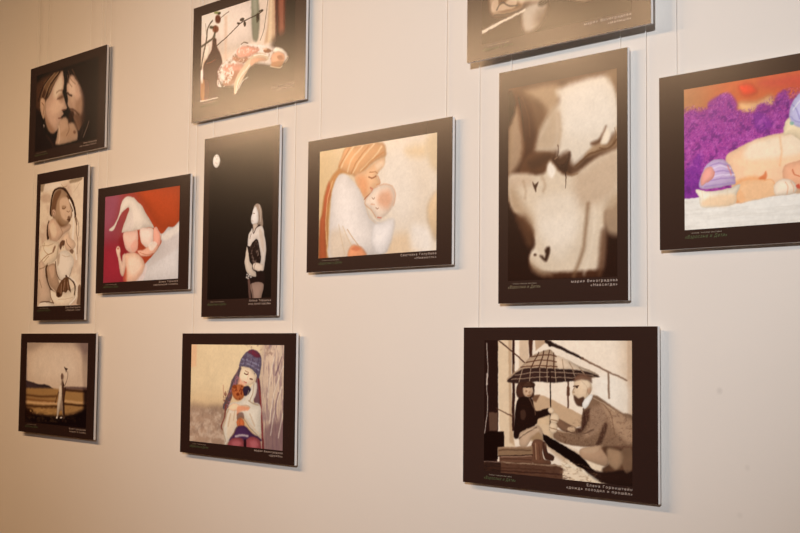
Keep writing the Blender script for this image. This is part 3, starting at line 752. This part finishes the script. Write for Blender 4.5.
  ('l',(50,25,12),2.7,2.7,2.7,0.6,[226,391,230,439]),
  ('p',(50,25,12),3.4,0.7,[156,446,167,442,184,452,176,462,161,459]),
  ('p',(91,63,45),3.7,0.7,[317,426,338,423,343,492,311,492,316,463]),
  ('p',(246,246,246),2.9,1,[18,486,56,480,118,487,149,498,89,505,12,505]),
  ('l',(53,28,15),3.5,3.5,2.3,0.85,[25,480,79,479,133,485]),
  ('l',(129,101,72),2.9,2.9,2.3,0.6,[12,251,3,285,12,308]),
  ('l',(129,101,72),2.9,2.9,2.3,0.6,[46,241,40,267,73,288]),
  ('l',(129,101,72),2.8,2.8,2.2,0.6,[160,254,151,284,146,310]),
  ('l',(129,101,72),2.9,2.9,2.3,0.6,[81,296,44,317]),
  ('l',(129,101,72),2.8,2.8,2.2,0.6,[182,248,198,267]),
  ('p',(146,118,95),5.2,0.5,[76,185,93,205,99,230,79,216]),
  ('p',(146,118,95),5.1,0.45,[152,299,171,292,166,329,155,336]),
  ('l',(91,61,42),2.7,2.7,2.2,0.6,[269,348,250,384,208,403,178,393]),
  ('p',(112,79,58),6.8,0.6,[148,158,183,176,223,178,202,186,165,182]),
  ('p',(129,99,72),5,0.5,[177,100,207,103,204,114,182,114]),
 ],
 'J': [
  ('f',(222,209,198)),
  ('p',(240,233,226),39.9,0.7,[62,46,321,32,389,121,84,148]),
  ('p',(116,98,100),24.4,0.8,[385,-13,512,-13,515,86,467,67,435,31]),
  ('p',(151,138,132),20.4,0.6,[-22,-10,166,-10,115,16,-2,33]),
  ('p',(170,157,151),19.4,0.5,[166,-10,418,-9,386,15,219,11]),
  ('p',(168,153,145),11.9,0.7,[451,55,514,51,517,173,462,167]),
  ('q',(97,84,92),9.5,0.6,[-18,-6,-2,-6,8,162,-11,163]),
  ('p',(62,49,55),4.1,1,[-16,156,30,157,66,161,111,167,164,166,211,176,212,186,-15,193]),
  ('q',(97,76,77),4.9,0.85,[317,170,422,168,509,168,509,181,317,185]),
  ('q',(171,138,92),6.1,1,[-24,185,216,180,317,181,517,179,521,355,-16,387]),
  ('l',(58,33,23),8.6,8.6,4.9,0.85,[317,182,423,184,517,182]),
  ('l',(83,52,32),8.1,8.1,6.1,0.75,[-23,212,130,215,259,209]),
  ('l',(116,76,45),9.5,9.5,6.1,0.6,[-22,229,140,232,260,231]),
  ('l',(233,201,161),10.8,10.8,6.1,0.8,[-13,241,105,242,260,239]),
  ('l',(233,201,161),8.6,8.6,5.5,0.7,[318,225,416,228,518,226]),
  ('l',(51,27,16),7.4,7.4,4.3,0.8,[319,237,416,238,518,238]),
  ('l',(58,33,19),10.8,10.8,6.1,0.75,[-21,255,123,256,261,250]),
  ('p',(21,7,10),12.2,1,[-30,277,89,284,262,285,393,271,519,250,522,379,-24,413]),
  ('p',(43,21,11),9.5,0.8,[-30,262,61,269,53,294,-29,302]),
  ('t',(195,160,106),4,0.8,14.6,7.9,4,0.45,0.75,[52,265,252,254,253,279,71,285]),
  ('t',(151,119,81),3.7,0.6,13.5,7.4,9,0.45,0.75,[327,253,456,244,425,269,328,278]),
  ('t',(77,60,42),4,0.6,13.4,9.4,5,0.45,0.75,[8,301,393,283,394,303,27,321]),
  ('q',(21,7,10),20.4,0.9,[-43,182,-1,181,10,343,-36,354]),
  ('q',(21,7,10),15.4,0.85,[462,176,524,171,528,324,474,326]),
  ('p',(164,149,139),2.5,1,[286,164,291,143,287,127,298,118,310,130,306,147,315,163,323,171,318,212,314,236,319,264,327,288,314,293,301,265,282,270,272,291,262,292,265,246,270,213,274,180]),
  ('p',(227,222,214),2.5,0.9,[272,172,292,165,297,204,286,245,272,285,263,285,264,238,273,205]),
  ('p',(58,33,23),2.5,0.85,[301,147,317,167,327,179,320,228,327,284,313,289,306,237,299,196]),
  ('l',(189,174,164),6.2,3.7,1.9,1,[315,171,334,146,340,126,335,109]),
  ('l',(77,54,48),2.5,2.5,1.2,0.7,[320,167,340,134,340,113]),
  ('p',(97,71,64),2.5,0.75,[303,130,302,138,298,142,292,142,288,138,286,131,288,123,292,119,297,119,301,123]),
  ('p',(58,41,39),1.9,0.9,[308,93,323,97,338,100,331,107,327,114,320,106]),
  ('l',(97,68,48),5.6,5.6,2.5,0.9,[271,193,259,214,248,233]),
  ('p',(246,246,246),1.9,1,[270,292,269,294,266,296,262,296,258,295,257,293,258,290,261,288,266,288,269,290]),
  ('p',(246,246,246),1.9,0.9,[307,291,305,293,300,294,294,295,289,294,287,292,289,290,294,289,300,288,305,289]),
 ],
 'G': [
  ('f',(3,1,1)),
  ('p',(29,7,9),28,0.4,[-653,-533,883,-256,919,658,-651,682]),
  ('p',(239,244,246),1.4,1,[58,37,54,50,44,57,32,56,21,47,17,33,21,21,31,14,44,15,54,24]),
  ('p',(189,182,179),1.4,0.8,[34,20,33,21,31,22,29,21,28,20,27,19,27,18,29,17,31,17,33,18]),
  ('p',(190,183,180),1.4,0.8,[43,29,42,30,40,31,38,30,36,29,36,28,36,26,38,26,40,26,42,27]),
  ('p',(193,185,181),1.4,0.8,[35,41,35,42,33,43,31,42,29,41,28,40,29,39,31,38,33,38,35,39]),
  ('p',(193,185,182),1.4,0.8,[44,44,43,45,41,46,39,45,37,44,37,43,37,41,39,41,41,41,43,42]),
  ('p',(189,182,179),1.4,0.8,[48,20,48,22,46,23,44,22,42,21,41,20,42,18,44,18,46,18,48,19]),
  ('p',(161,147,136),2,1,[242,207,254,197,270,197,283,210,289,237,293,265,287,273,272,263,265,266,257,223]),
  ('l',(219,216,214),2.3,2.3,1.6,0.8,[270,200,280,225,277,255]),
  ('l',(88,71,63),2.3,2.3,1.6,0.7,[264,218,274,242,272,263]),
  ('p',(232,234,237),1.6,1,[237,219,243,209,255,205,265,219,269,239,265,257,253,264,237,260,230,249,231,234,235,226]),
  ('l',(104,79,71),2,2,0.8,0.9,[239,225,249,226]),
  ('l',(164,141,125),2,2,1.2,0.7,[232,249,242,251]),
  ('p',(197,185,176),1.6,1,[241,261,262,260,263,275,244,283]),
  ('p',(226,223,221),1.6,1,[215,324,217,296,229,282,236,273,243,281,258,274,282,268,294,277,301,301,309,334,310,358,304,388,297,412,280,414,279,393,284,372,274,332,259,308,247,319,232,331,217,339]),
  ('p',(180,162,143),3.1,0.4,[272,284,287,285,297,322,298,352,286,333]),
  ('l',(41,22,21),3.2,3.2,1.2,0.9,[238,264,241,281,245,289,258,274,277,265]),
  ('l',(41,22,21),2,2,1.2,0.8,[232,291,226,306]),
  ('p',(27,11,12),1.6,1,[229,330,239,319,255,310,268,314,279,345,284,372,278,393,261,401,246,398,238,379,222,354,213,330]),
  ('t',(164,153,143),1.6,0.6,8.7,10.3,3,0.5,0.8,[229,333,259,314,279,351,275,387,246,392,226,358]),
  ('p',(215,207,197),1.6,1,[211,331,221,357,227,379,240,392,243,404,257,413,261,429,242,428,215,415,205,396,201,378,206,354]),
  ('p',(219,210,200),1.6,1,[244,389,260,385,280,387,297,394,295,413,276,416,261,410,247,404]),
  ('l',(72,47,40),2,2,1.2,0.7,[256,388,251,404,266,411]),
  ('p',(27,11,12),1.6,1,[261,414,300,415,301,452,235,451,232,434,262,430]),
  ('p',(234,234,233),1.6,0.85,[220,421,219,423,217,424,214,424,211,423,210,421,211,419,213,418,216,418,219,420]),
  ('p',(234,234,233),1.6,0.85,[228,427,227,429,225,430,222,430,220,429,219,427,219,425,222,424,225,424,227,425]),
  ('p',(234,234,233),1.6,0.85,[218,430,217,432,214,433,211,433,209,431,208,430,209,428,211,427,214,427,217,428]),
  ('p',(234,234,233),1.6,0.85,[233,422,232,424,230,425,227,424,224,423,223,421,224,420,227,419,230,419,232,420]),
  ('p',(234,234,233),1.6,0.85,[240,430,239,431,236,432,233,432,231,431,230,429,231,428,233,426,236,427,239,428]),
  ('p',(234,234,233),1.6,0.85,[226,434,225,436,222,437,219,436,217,435,216,433,217,432,219,431,222,431,225,432]),
  ('p',(152,131,122),1.6,1,[235,451,298,451,292,490,278,520,254,520,241,483]),
  ('p',(104,79,73),2,0.9,[219,440,230,438,236,480,242,520,231,520,223,476]),
  ('l',(72,50,45),3.6,3.6,2,0.7,[238,452,246,483,250,511]),
 ],
 'H': [
  ('f',(183,56,51)),
  ('g',[1,83,343,67],(156,75,100),(175,71,37),1),
  ('p',(166,94,125),34.7,0.8,[-21,-15,94,-3,55,97,-15,110]),
  ('p',(158,41,62),40.8,0.85,[-11,186,143,187,174,338,-4,331]),
  ('p',(183,75,34),25.9,0.9,[228,-13,495,-3,496,133,391,142,303,77]),
  ('p',(143,34,43),11.9,0.6,[100,166,142,160,153,224,116,231]),
  ('p',(228,234,246),3.1,1,[329,155,344,136,380,163,421,141,452,143,487,123,503,116,506,339,214,328,245,297,276,267,323,239,361,211,380,185]),
  ('p',(204,202,209),9.7,0.5,[392,186,497,168,497,211,347,262,308,269]),
  ('p',(246,246,246),7.3,0.6,[376,168,452,147,489,133,489,159,407,187]),
  ('l',(160,142,138),3,3,2.4,0.6,[380,164,372,189,358,219]),
  ('p',(246,246,246),3.3,1,[125,19,156,10,194,18,221,36,248,50,280,84,312,115,330,138,297,135,249,137,220,142,138,143,120,139,132,113,150,86,166,59,155,52,115,70,95,91,66,127,39,132,33,124,68,108,97,73,108,41]),
  ('p',(246,246,246),7.8,0.5,[205,40,239,94,249,131,224,134,198,72]),
  ('p',(225,222,228),6.5,0.5,[141,123,181,66,199,109,183,140]),
  ('l',(216,204,201),3.8,3.8,3.2,0.5,[255,59,280,97,313,132]),
  ('p',(246,212,206),3.3,1,[130,146,183,141,224,140,230,175,228,206,203,222,169,216,144,196]),
  ('p',(246,232,231),3.2,1,[242,137,289,135,324,141,331,164,325,195,299,212,271,200,247,181]),
  ('p',(240,180,168),6.4,0.6,[185,190,226,175,227,211,194,218]),
  ('p',(246,246,246),6.3,0.6,[265,146,297,148,298,171,266,168]),
  ('l',(166,71,48),4.5,4.5,1.9,0.9,[228,141,235,175,233,202]),
  ('l',(143,69,54),2.5,2.5,1.3,0.8,[242,194,267,205,283,208]),
  ('p',(245,185,173),3.1,1,[330,142,344,138,368,158,376,185,361,206,330,200,328,173]),
  ('p',(241,195,179),3.8,1,[227,215,267,213,322,195,361,204,342,227,299,238,252,235]),
  ('p',(246,246,246),3.7,0.8,[298,198,330,186,353,197,330,217,307,216]),
  ('l',(183,105,81),3.1,3.1,1.9,0.9,[252,235,268,253,278,274]),
  ('l',(183,105,81),2.5,2.5,1.9,0.7,[243,221,283,232,331,230]),
  ('p',(246,220,209),3.3,1,[83,202,93,191,107,195,114,208,113,226,126,250,130,227,150,224,154,261,147,292,133,306,115,290,102,244,89,220]),
  ('p',(183,87,70),2,0.8,[103,200,102,202,99,204,96,204,93,202,92,199,93,197,96,196,99,196,102,198]),
  ('p',(246,212,195),3.9,1,[145,228,178,220,219,223,253,239,278,267,269,293,246,314,222,327,158,326,153,279]),
  ('p',(246,245,239),12.8,0.6,[178,235,236,243,253,275,205,304,172,280]),
  ('p',(208,112,84),6.4,0.7,[139,305,156,270,163,326,140,325]),
  ('p',(241,232,244),5,0.6,[222,327,261,297,284,268,293,281,262,330]),
 ],
}


def spline(c, closed, n=5):
    P = np.array(c, float).reshape(-1, 2)
    if len(P) < 3:
        return P
    out = []
    N = len(P)
    rng = range(N) if closed else range(N - 1)
    for i in rng:
        if closed:
            a, b, d, e = P[i - 1], P[i], P[(i + 1) % N], P[(i + 2) % N]
        else:
            a, b, d, e = P[max(i - 1, 0)], P[i], P[i + 1], P[min(i + 2, N - 1)]
        for k in range(n):
            t = k / n
            out.append(0.5 * (2 * b + (d - a) * t + (2 * a - 5 * b + 4 * d - e) * t * t + (3 * b - a - 3 * d + e) * t ** 3))
    if not closed:
        out.append(P[-1])
    return np.array(out)

def seg_dist(X, Y, A, B):
    d = B - A
    L2 = max(float(d @ d), 1e-9)
    t = np.clip(((X - A[0]) * d[0] + (Y - A[1]) * d[1]) / L2, 0, 1)
    return np.hypot(X - A[0] - t * d[0], Y - A[1] - t * d[1]), t

def smooth01(t):
    t = np.clip(t, 0, 1)
    return t * t * (3 - 2 * t)

def poly_mask(X, Y, P, feather, form=None):
    inside = np.zeros(X.shape, bool)
    dist = np.full(X.shape, 1e9)
    N = len(P)
    for i in range(N):
        A, B = P[i], P[(i + 1) % N]
        d, _ = seg_dist(X, Y, A, B)
        dist = np.minimum(dist, d)
        if A[1] != B[1]:
            c = (A[1] > Y) != (B[1] > Y)
            inside ^= c & (X < (B[0] - A[0]) * (Y - A[1]) / (B[1] - A[1]) + A[0])
    sd = np.where(inside, dist, -dist)
    feather = max(feather, 0.9)
    if form is not None:                # rounded form: tone falls towards the outline
        size = min(np.ptp(P[:, 0]), np.ptp(P[:, 1]))
        mid = P.mean(0)
        form.append(1 + 0.05 - 0.20 * np.exp(-np.maximum(sd, 0) / max(0.16 * size, 2.0))
                    - 0.07 * np.clip((X - mid[0] + Y - mid[1]) / max(size, 1.0), -1.2, 1.2))
    return smooth01(0.5 + sd / (2 * feather))

def value_noise(X, Y, sx, sy, seed):
    rs = np.random.RandomState(seed)
    tot = 0
    amp = 0
    for o, a in ((1.0, 1.0), (2.1, 0.6), (4.3, 0.35)):
        U, V = X / sx * o + 50, Y / sy * o + 50
        T = rs.rand(256, 256)
        i, j = np.floor(U).astype(int), np.floor(V).astype(int)
        fu, fv = smooth01(U - i), smooth01(V - j)
        g = lambda a_, b_: T[a_ % 256, b_ % 256]
        v = (g(i, j) * (1 - fu) + g(i + 1, j) * fu) * (1 - fv) + (g(i, j + 1) * (1 - fu) + g(i + 1, j + 1) * fu) * fv
        tot = tot + a * v
        amp += a
    return tot / amp

def srgb(c):
    return np.array(c, float) / 255

def paint(ops, W, H, step):
    nx, ny = int(round(W / step)) + 1, int(round(H / step)) + 1
    X, Y = np.meshgrid(np.linspace(0, W, nx), np.linspace(0, H, ny))
    img = np.zeros((ny, nx, 3)) + 0.1
    GX, GY = X, Y
    X = X + 3.4 * (value_noise(GX, GY, 13, 13, 21) - 0.5)      # the outlines of a photograph are never ruled
    Y = Y + 3.4 * (value_noise(GX, GY, 13, 13, 22) - 0.5)

    def blend(P, pad, fn, colour, alpha, modelled=False):
        x0, x1 = P[:, 0].min() - pad, P[:, 0].max() + pad
        y0, y1 = P[:, 1].min() - pad, P[:, 1].max() + pad
        c0, c1 = int(max(x0 / W * (nx - 1), 0)), int(min(x1 / W * (nx - 1) + 2, nx))
        r0, r1 = int(max(y0 / H * (ny - 1), 0)), int(min(y1 / H * (ny - 1) + 2, ny))
        if c1 <= c0 or r1 <= r0:
            return
        form = [] if modelled else None
        m = fn(X[r0:r1, c0:c1], Y[r0:r1, c0:c1], form)[..., None] * alpha
        if form:
            colour = np.clip(colour * form[0][..., None], 0, 1)
        img[r0:r1, c0:c1] = img[r0:r1, c0:c1] * (1 - m) + colour * m

    for o in ops:
        k = o[0]
        if k == 'f':
            img[:] = srgb(o[1])
        elif k == 'g':
            x0, y0, x1, y1 = o[1]
            dx, dy = x1 - x0, y1 - y0
            t = smooth01(((X - x0) * dx + (Y - y0) * dy) / max(dx * dx + dy * dy, 1e-6))[..., None]
            img[:] = img * (1 - o[4]) + (srgb(o[2]) * (1 - t) + srgb(o[3]) * t) * o[4]
        elif k in 'poq':
            P = spline(o[4], True) if k in 'po' else np.array(o[4], float).reshape(-1, 2)
            blend(P, o[2] + 2, lambda x, y, fm: poly_mask(x, y, P, o[2], fm), srgb(o[1]), o[3], k == 'p' and o[3] >= 0.85)
        elif k == 't':
            _, c, fe, al, sx, sy, seed, lo, hi, pts = o
            P = spline(pts, True)
            blend(P, fe + 2, lambda x, y, fm: poly_mask(x, y, P, fe) * smooth01((value_noise(x, y, sx, sy, seed) - lo) / (hi - lo)), srgb(c), al)
        elif k == 'l':
            _, c, w0, w1, fe, al, pts = o
            P = spline(pts, False)
            n = len(P) - 1

            def stroke(x, y, fm):
                best = np.zeros(x.shape)
                for i in range(n):
                    d, t = seg_dist(x, y, P[i], P[i + 1])
                    hw = 0.5 * (w0 + (w1 - w0) * (i + t) / n)
                    f_ = max(fe, 0.9)
                    best = np.maximum(best, smooth01(0.5 + (hw - d) / (2 * f_)) * np.minimum(1, (hw + f_) / (1.5 * f_)))
                return best
            blend(P, max(w0, w1) / 2 + fe + 2, stroke, srgb(c), al)
    grain = 1.0
    for s, a, seed in ((6, 0.06, 31), (16, 0.05, 32), (60, 0.05, 33)):
        grain = grain + a * (value_noise(GX, GY, s, s, seed) - 0.5)
    img = np.clip(img * grain[..., None], 0, 0.97)
    return np.where(img <= 0.04045, img / 12.92, ((img + 0.055) / 1.055) ** 2.4), nx, ny

def picture_mesh(ops, W, H, x0, z0, y, step=1.7):
    """picture of W x H mm whose top-left corner sits at (x0, z0) metres in the print"""
    lin, nx, ny = paint(ops, W, H, step)
    X, Y = np.meshgrid(np.linspace(0, W, nx), np.linspace(0, H, ny))
    co = np.stack([x0 + X / 1000, np.full(X.shape, y), z0 - Y / 1000], -1).reshape(-1, 3)
    idx = np.arange(nx * ny).reshape(ny, nx)
    quads = np.stack([idx[1:, :-1], idx[1:, 1:], idx[:-1, 1:], idx[:-1, :-1]], -1).reshape(-1, 4)
    me = bpy.data.meshes.new('picture')
    me.vertices.add(len(co))
    me.vertices.foreach_set('co', co.ravel().astype(np.float32))
    me.loops.add(quads.size)
    me.loops.foreach_set('vertex_index', quads.ravel().astype(np.int32))
    me.polygons.add(len(quads))
    me.polygons.foreach_set('loop_start', (np.arange(len(quads)) * 4).astype(np.int32))
    me.update(calc_edges=True)
    at = me.color_attributes.new('ink', 'FLOAT_COLOR', 'POINT')
    rgba = np.concatenate([lin.reshape(-1, 3), np.ones((nx * ny, 1))], 1).astype(np.float32)
    at.data.foreach_set('color', rgba.ravel())
    return me

# ---------------------------------------------------------------- lettering
def text_mesh(body, width, height, right, base, y, shear=0.0, spacing=1.25, align='RIGHT'):
    """flat lettering: right (or left) edge and baseline in metres in the print's own plane"""
    cu = bpy.data.curves.new('lettering', 'FONT')
    cu.body = body
    cu.shear = shear
    cu.space_character = spacing
    cu.resolution_u = 2
    cu.fill_mode = 'FRONT'
    tmp = bpy.data.objects.new('lettering', cu)
    COL.objects.link(tmp)
    dg = bpy.context.evaluated_depsgraph_get()
    dg.update()
    me = bpy.data.meshes.new_from_object(tmp.evaluated_get(dg))
    bpy.data.objects.remove(tmp)
    bpy.data.curves.remove(cu)
    n = len(me.vertices)
    co = np.empty(n * 3, np.float32)
    me.vertices.foreach_get('co', co)
    co = co.reshape(-1, 3)
    lo, hi = co.min(0), co.max(0)
    sx = width / (hi[0] - lo[0])
    sz = height / 0.72
    out = np.empty_like(co)
    if align == 'RIGHT':
        out[:, 0] = right - (hi[0] - co[:, 0]) * sx
    else:
        out[:, 0] = right + (co[:, 0] - lo[0]) * sx
    out[:, 1] = y
    out[:, 2] = base + co[:, 1] * sz
    me.vertices.foreach_set('co', out.ravel())
    me.materials.clear()
    me.update()
    return me

# ---------------------------------------------------------------- the room shell
structure('wall_back', box_mesh('wall_back', -9.0, 4.0, WALL_Y, WALL_Y + 0.2, 0.0, CEIL_Z), M_WALL)
structure('floor', box_mesh('floor', -9.0, 4.0, -5.0, WALL_Y + 0.2, -0.1, 0.0), M_FLOOR)
structure('ceiling', box_mesh('ceiling', -9.0, 4.0, -5.0, WALL_Y + 0.2, CEIL_Z, CEIL_Z + 0.1), M_CEIL)
structure('baseboard_back', box_mesh('baseboard_back', -9.0, 4.0, WALL_Y - 0.016, WALL_Y, 0.0, 0.12, 0.003), M_CEIL)
structure('trim_1', box_mesh('trim_1', -9.0, 4.0, WALL_Y - 0.014, WALL_Y, RAIL_Z, RAIL_Z + 0.03, 0.002), M_METAL)   # hanging rail

# ---------------------------------------------------------------- the prints
PLACES = {
    'A': (-4.2752, 2.3515, 2.5341, 0.594, 0.391),
    'B': (-3.1131, 2.3515, 2.5569, 0.602, 0.399),
    'C': (-1.8346, 2.3295, 2.5496, 0.573, 0.396),
    'D': (-1.8283, 2.3515, 2.0135, 0.399, 0.600),
    'E': (-1.2414, 2.3515, 2.0261, 0.600, 0.399),
    'F': (-2.4924, 2.3515, 2.0216, 0.600, 0.400),
    'G': (-3.1329, 2.3515, 1.9929, 0.401, 0.599),
    'H': (-3.7134, 2.3515, 1.9860, 0.601, 0.395),
    'I': (-4.2919, 2.3515, 1.9879, 0.398, 0.593),
    'J': (-4.2943, 2.3515, 1.4422, 0.584, 0.395),
    'K': (-3.1379, 2.3515, 1.4389, 0.604, 0.400),
    'L': (-1.8478, 2.3515, 1.4512, 0.598, 0.403),
}

T_RULE = 'фотографическая выставка'
T_TITLE = '«Взрослые и Дети»'
# key: label, (line 1, width mm), (line 2, width mm), title ink, cord phrase
INFO = {
    'A': ('sepia print of a smiling couple touching foreheads, at the upper left', ('Елена Горенштейн', 95), ('«мы и наше счастье»', 126), 'couple touching foreheads print'),
    'B': ('print of a sleeper lying by a window beside a dark bottle of twigs', ('Олеся Виноградова', 114), ('«утренний сон»', 86), 'sleeper-by-the-window print'),
    'C': ('brown print cut off by the top edge, hung above the tall close-up kiss print', ('мария Виноградова', 135), ('«малыши»', 66), 'brown print above the kiss close-up'),
    'D': ('tall brown close-up print of two faces nose to nose', ('мария Виноградова', 135), ('«Навсегда»', 77), 'tall nose-to-nose close-up print'),
    'E': ('print of a baby on purple fluff beside a cupcake, at the right edge', None, None, 'purple fluff and cupcake print'),
    'F': ('warm print of a long-haired mother kissing a baby wrapped in white', ('Светлана Голубева', 137), ('«Нежность»', 82), 'mother kissing baby print'),
    'G': ('tall black print of an expectant woman standing under a small moon', ('Алена Торшина', 110), ('«под луной вдвоём»', 115), 'woman under the moon print'),
    'H': ('red print of a baby in a long pointed white cap', ('Елена Торшина', 115), ('«маленький гномик»', 150), 'pointed cap baby print'),
    'I': ('tall sepia print of a sleeping newborn in a basket with cloth', ('Ольга Виноградова', 112), ('«первый сон»', 108), 'tall newborn-in-a-basket print'),
    'J': ('sepia print of a lone figure raising an arm in a field, at the lower left', ('Юлия Горенштейн', 123), ('«один в поле»', 120), 'lone figure in a field print'),
    'K': ('print of a girl in a knitted hat hugging a teddy bear', ('мария Виноградова', 140), ('«дружба»', 66), 'girl with teddy bear print'),
    'L': ('sepia print of a child and a crouching man under a tartan umbrella', ('Елена Горенштейн', 129), ('«дождь походил и прошёл»', 190), 'tartan umbrella print'),
}
THICK = 0.0095
SHEET = {'L': (73, 33, 457, 333), 'E': (66, 37, 468, 321), 'H': (53, 36, 486, 325), 'B': (49, 35, 499, 299)}   # picture areas in mm
PRINTS = {}
TILT = {}

def make_print(key):
    cx, cy, cz, w_, h_ = PLACES[key]
    label, l1, l2, phrase = INFO[key]
    tall = key in 'DGI'
    W, H = (0.4, 0.6) if tall else (0.6, 0.4)
    W, H = w_, h_
    k = W / (0.4 if tall else 0.6)
    root = bpy.data.objects.new('mounted_photo_print', None)
    root.empty_display_size = 0.1
    COL.objects.link(root)
    root.location = (cx, cy, cz - H / 2)
    root['label'] = label
    root['category'] = 'photo print'
    root['group'] = 'photo prints hung on the gallery wall'
    # foam board with white cut edges
    bo = link('board', box_mesh('board', -W / 2, W / 2, 0.0007, THICK, 0.0, H, 0.0004), M_FOAM, root)
    bo['label'] = 'white foam board with bright cut edges'
    link('print_sheet', box_mesh('print_sheet', -W / 2, W / 2, 0.0, 0.0007, 0.0, H), M_BORDER, root)
    bx, by, pw, ph = SHEET.get(key, (32, 46, 338, 497) if tall else (55, 37, 488, 322))
    sx, sz = W / (0.4 if tall else 0.6), H / (0.6 if tall else 0.4)
    me = picture_mesh(ART[key], pw, ph, 0, 0, -0.0002)
    me.transform(Matrix.Translation((-W / 2 + bx / 1000 * sx, 0, H - by / 1000 * sz)) @ Matrix.Diagonal((sx, 1, sz, 1)))
    link('picture', me, M_PICTURE, root)
    pic_r = -W / 2 + (bx + pw) / 1000 * sx
    pic_l = -W / 2 + bx / 1000 * sx
    pic_b = H - (by + ph) / 1000 * sz
    if l1:
        link('caption', text_mesh(l1[0], l1[1] / 1000, 0.0062, pic_r, pic_b - 0.0105, -0.0003, spacing=1.35), M_WHITE_INK, root)
        link('caption', text_mesh(l2[0], l2[1] / 1000, 0.0062, pic_r, pic_b - 0.0205, -0.0003, spacing=1.35), M_WHITE_INK, root)
    link('exhibition_line', text_mesh(T_RULE, 0.079, 0.0034, pic_l + 0.014, pic_b - 0.0092, -0.0003, align='LEFT'), M_RULE_INK, root)
    tt = link('exhibition_title', text_mesh(T_TITLE, 0.105, 0.0078, pic_l + 0.001, pic_b - 0.0195, -0.0003, shear=0.35, align='LEFT'),
              M_GREY_INK if key == 'D' else M_GREEN_INK, root)
    inset = 0.030 if tall else 0.038
    for sgn in (-1, 1):
        hx = sgn * (W / 2 - inset)
        link('hanger', box_mesh('hanger', hx - 0.006, hx + 0.006, THICK, 0.0130, H - 0.075, H - 0.045, 0.0008), M_METAL, root)
    # the two cords, from the rail to the hangers behind the top edge
    hy = cy + 0.0139
    for sgn in (-1, 1):
        hx = cx + sgn * (W / 2 - inset)
        zt = cz + H / 2
        c = link('hanging_cord', tube_mesh('hanging_cord', [(hx, WALL_Y - 0.0148, RAIL_Z + 0.012), (hx, hy, RAIL_Z - 0.05),
                                                            (hx, hy, zt - 0.03), (hx, hy, zt - 0.06)], 0.0007), M_CORD)
        c['label'] = 'nylon cord holding the %s, %s of two' % (phrase, 'left' if sgn < 0 else 'right')
        c['category'] = 'cord'
        c['group'] = 'nylon cords hanging the prints'
    PRINTS[key] = root
    return root

for key in PLACES:
    make_print(key)

# ---------------------------------------------------------------- light
def aim(o, target):
    o.rotation_euler = (Vector(target) - o.location).to_track_quat('-Z', 'Y').to_euler()

def spot(name, loc, target, watt, colour, size, blend, radius):
    l = bpy.data.lights.new(name, 'SPOT')
    l.energy = watt
    l.color = colour
    l.spot_size = math.radians(size)
    l.spot_blend = blend
    l.shadow_soft_size = radius
    o = bpy.data.objects.new(name, l)
    COL.objects.link(o)
    o.location = loc
    aim(o, target)
    return o

# a ceiling track of six warm lamps washing the wall, and one cooler lamp on the photographer's side
for i in range(6):
    x = -6.4 + 0.69 * i
    spot('track_lamp_light', (x, 0.0, 3.12), (x * 0.72, WALL_Y, 0.6), 52.5, (1.0, 0.645, 0.37), 137.0, 1.0, 0.10)
spot('cool_lamp_light', (0.67, -2.04, 2.85), (-2.13, WALL_Y, 2.07), 820, (0.93, 0.96, 1.0), 40.1, 1.0, 0.12)

w = bpy.data.worlds.new('room_ambience')
scene.world = w
w.use_nodes = True
bg = w.node_tree.nodes['Background']
bg.inputs['Color'].default_value = (1.0, 0.80, 0.62, 1)
bg.inputs['Strength'].default_value = 0.01

# ---------------------------------------------------------------- camera
cam = bpy.data.cameras.new('camera')
cam.sensor_width = 36.0
cam.lens = 54.195
cam.clip_start = 0.05
co = bpy.data.objects.new('camera', cam)
COL.objects.link(co)
R, U, Fw = Vector([0.701924, 0.712188, 0.009543]), Vector([0.040788, -0.053569, 0.997731]), Vector([-0.711083, 0.699942, 0.06665])
co.matrix_world = Matrix(((R.x, U.x, -Fw.x, EYE.x), (R.y, U.y, -Fw.y, EYE.y), (R.z, U.z, -Fw.z, EYE.z), (0, 0, 0, 1)))
scene.camera = co

vs = scene.view_settings
vs.view_transform = 'Standard'
vs.look = 'None'
vs.gamma = 1.0
vs.use_curve_mapping = False
vs.exposure = 0.0
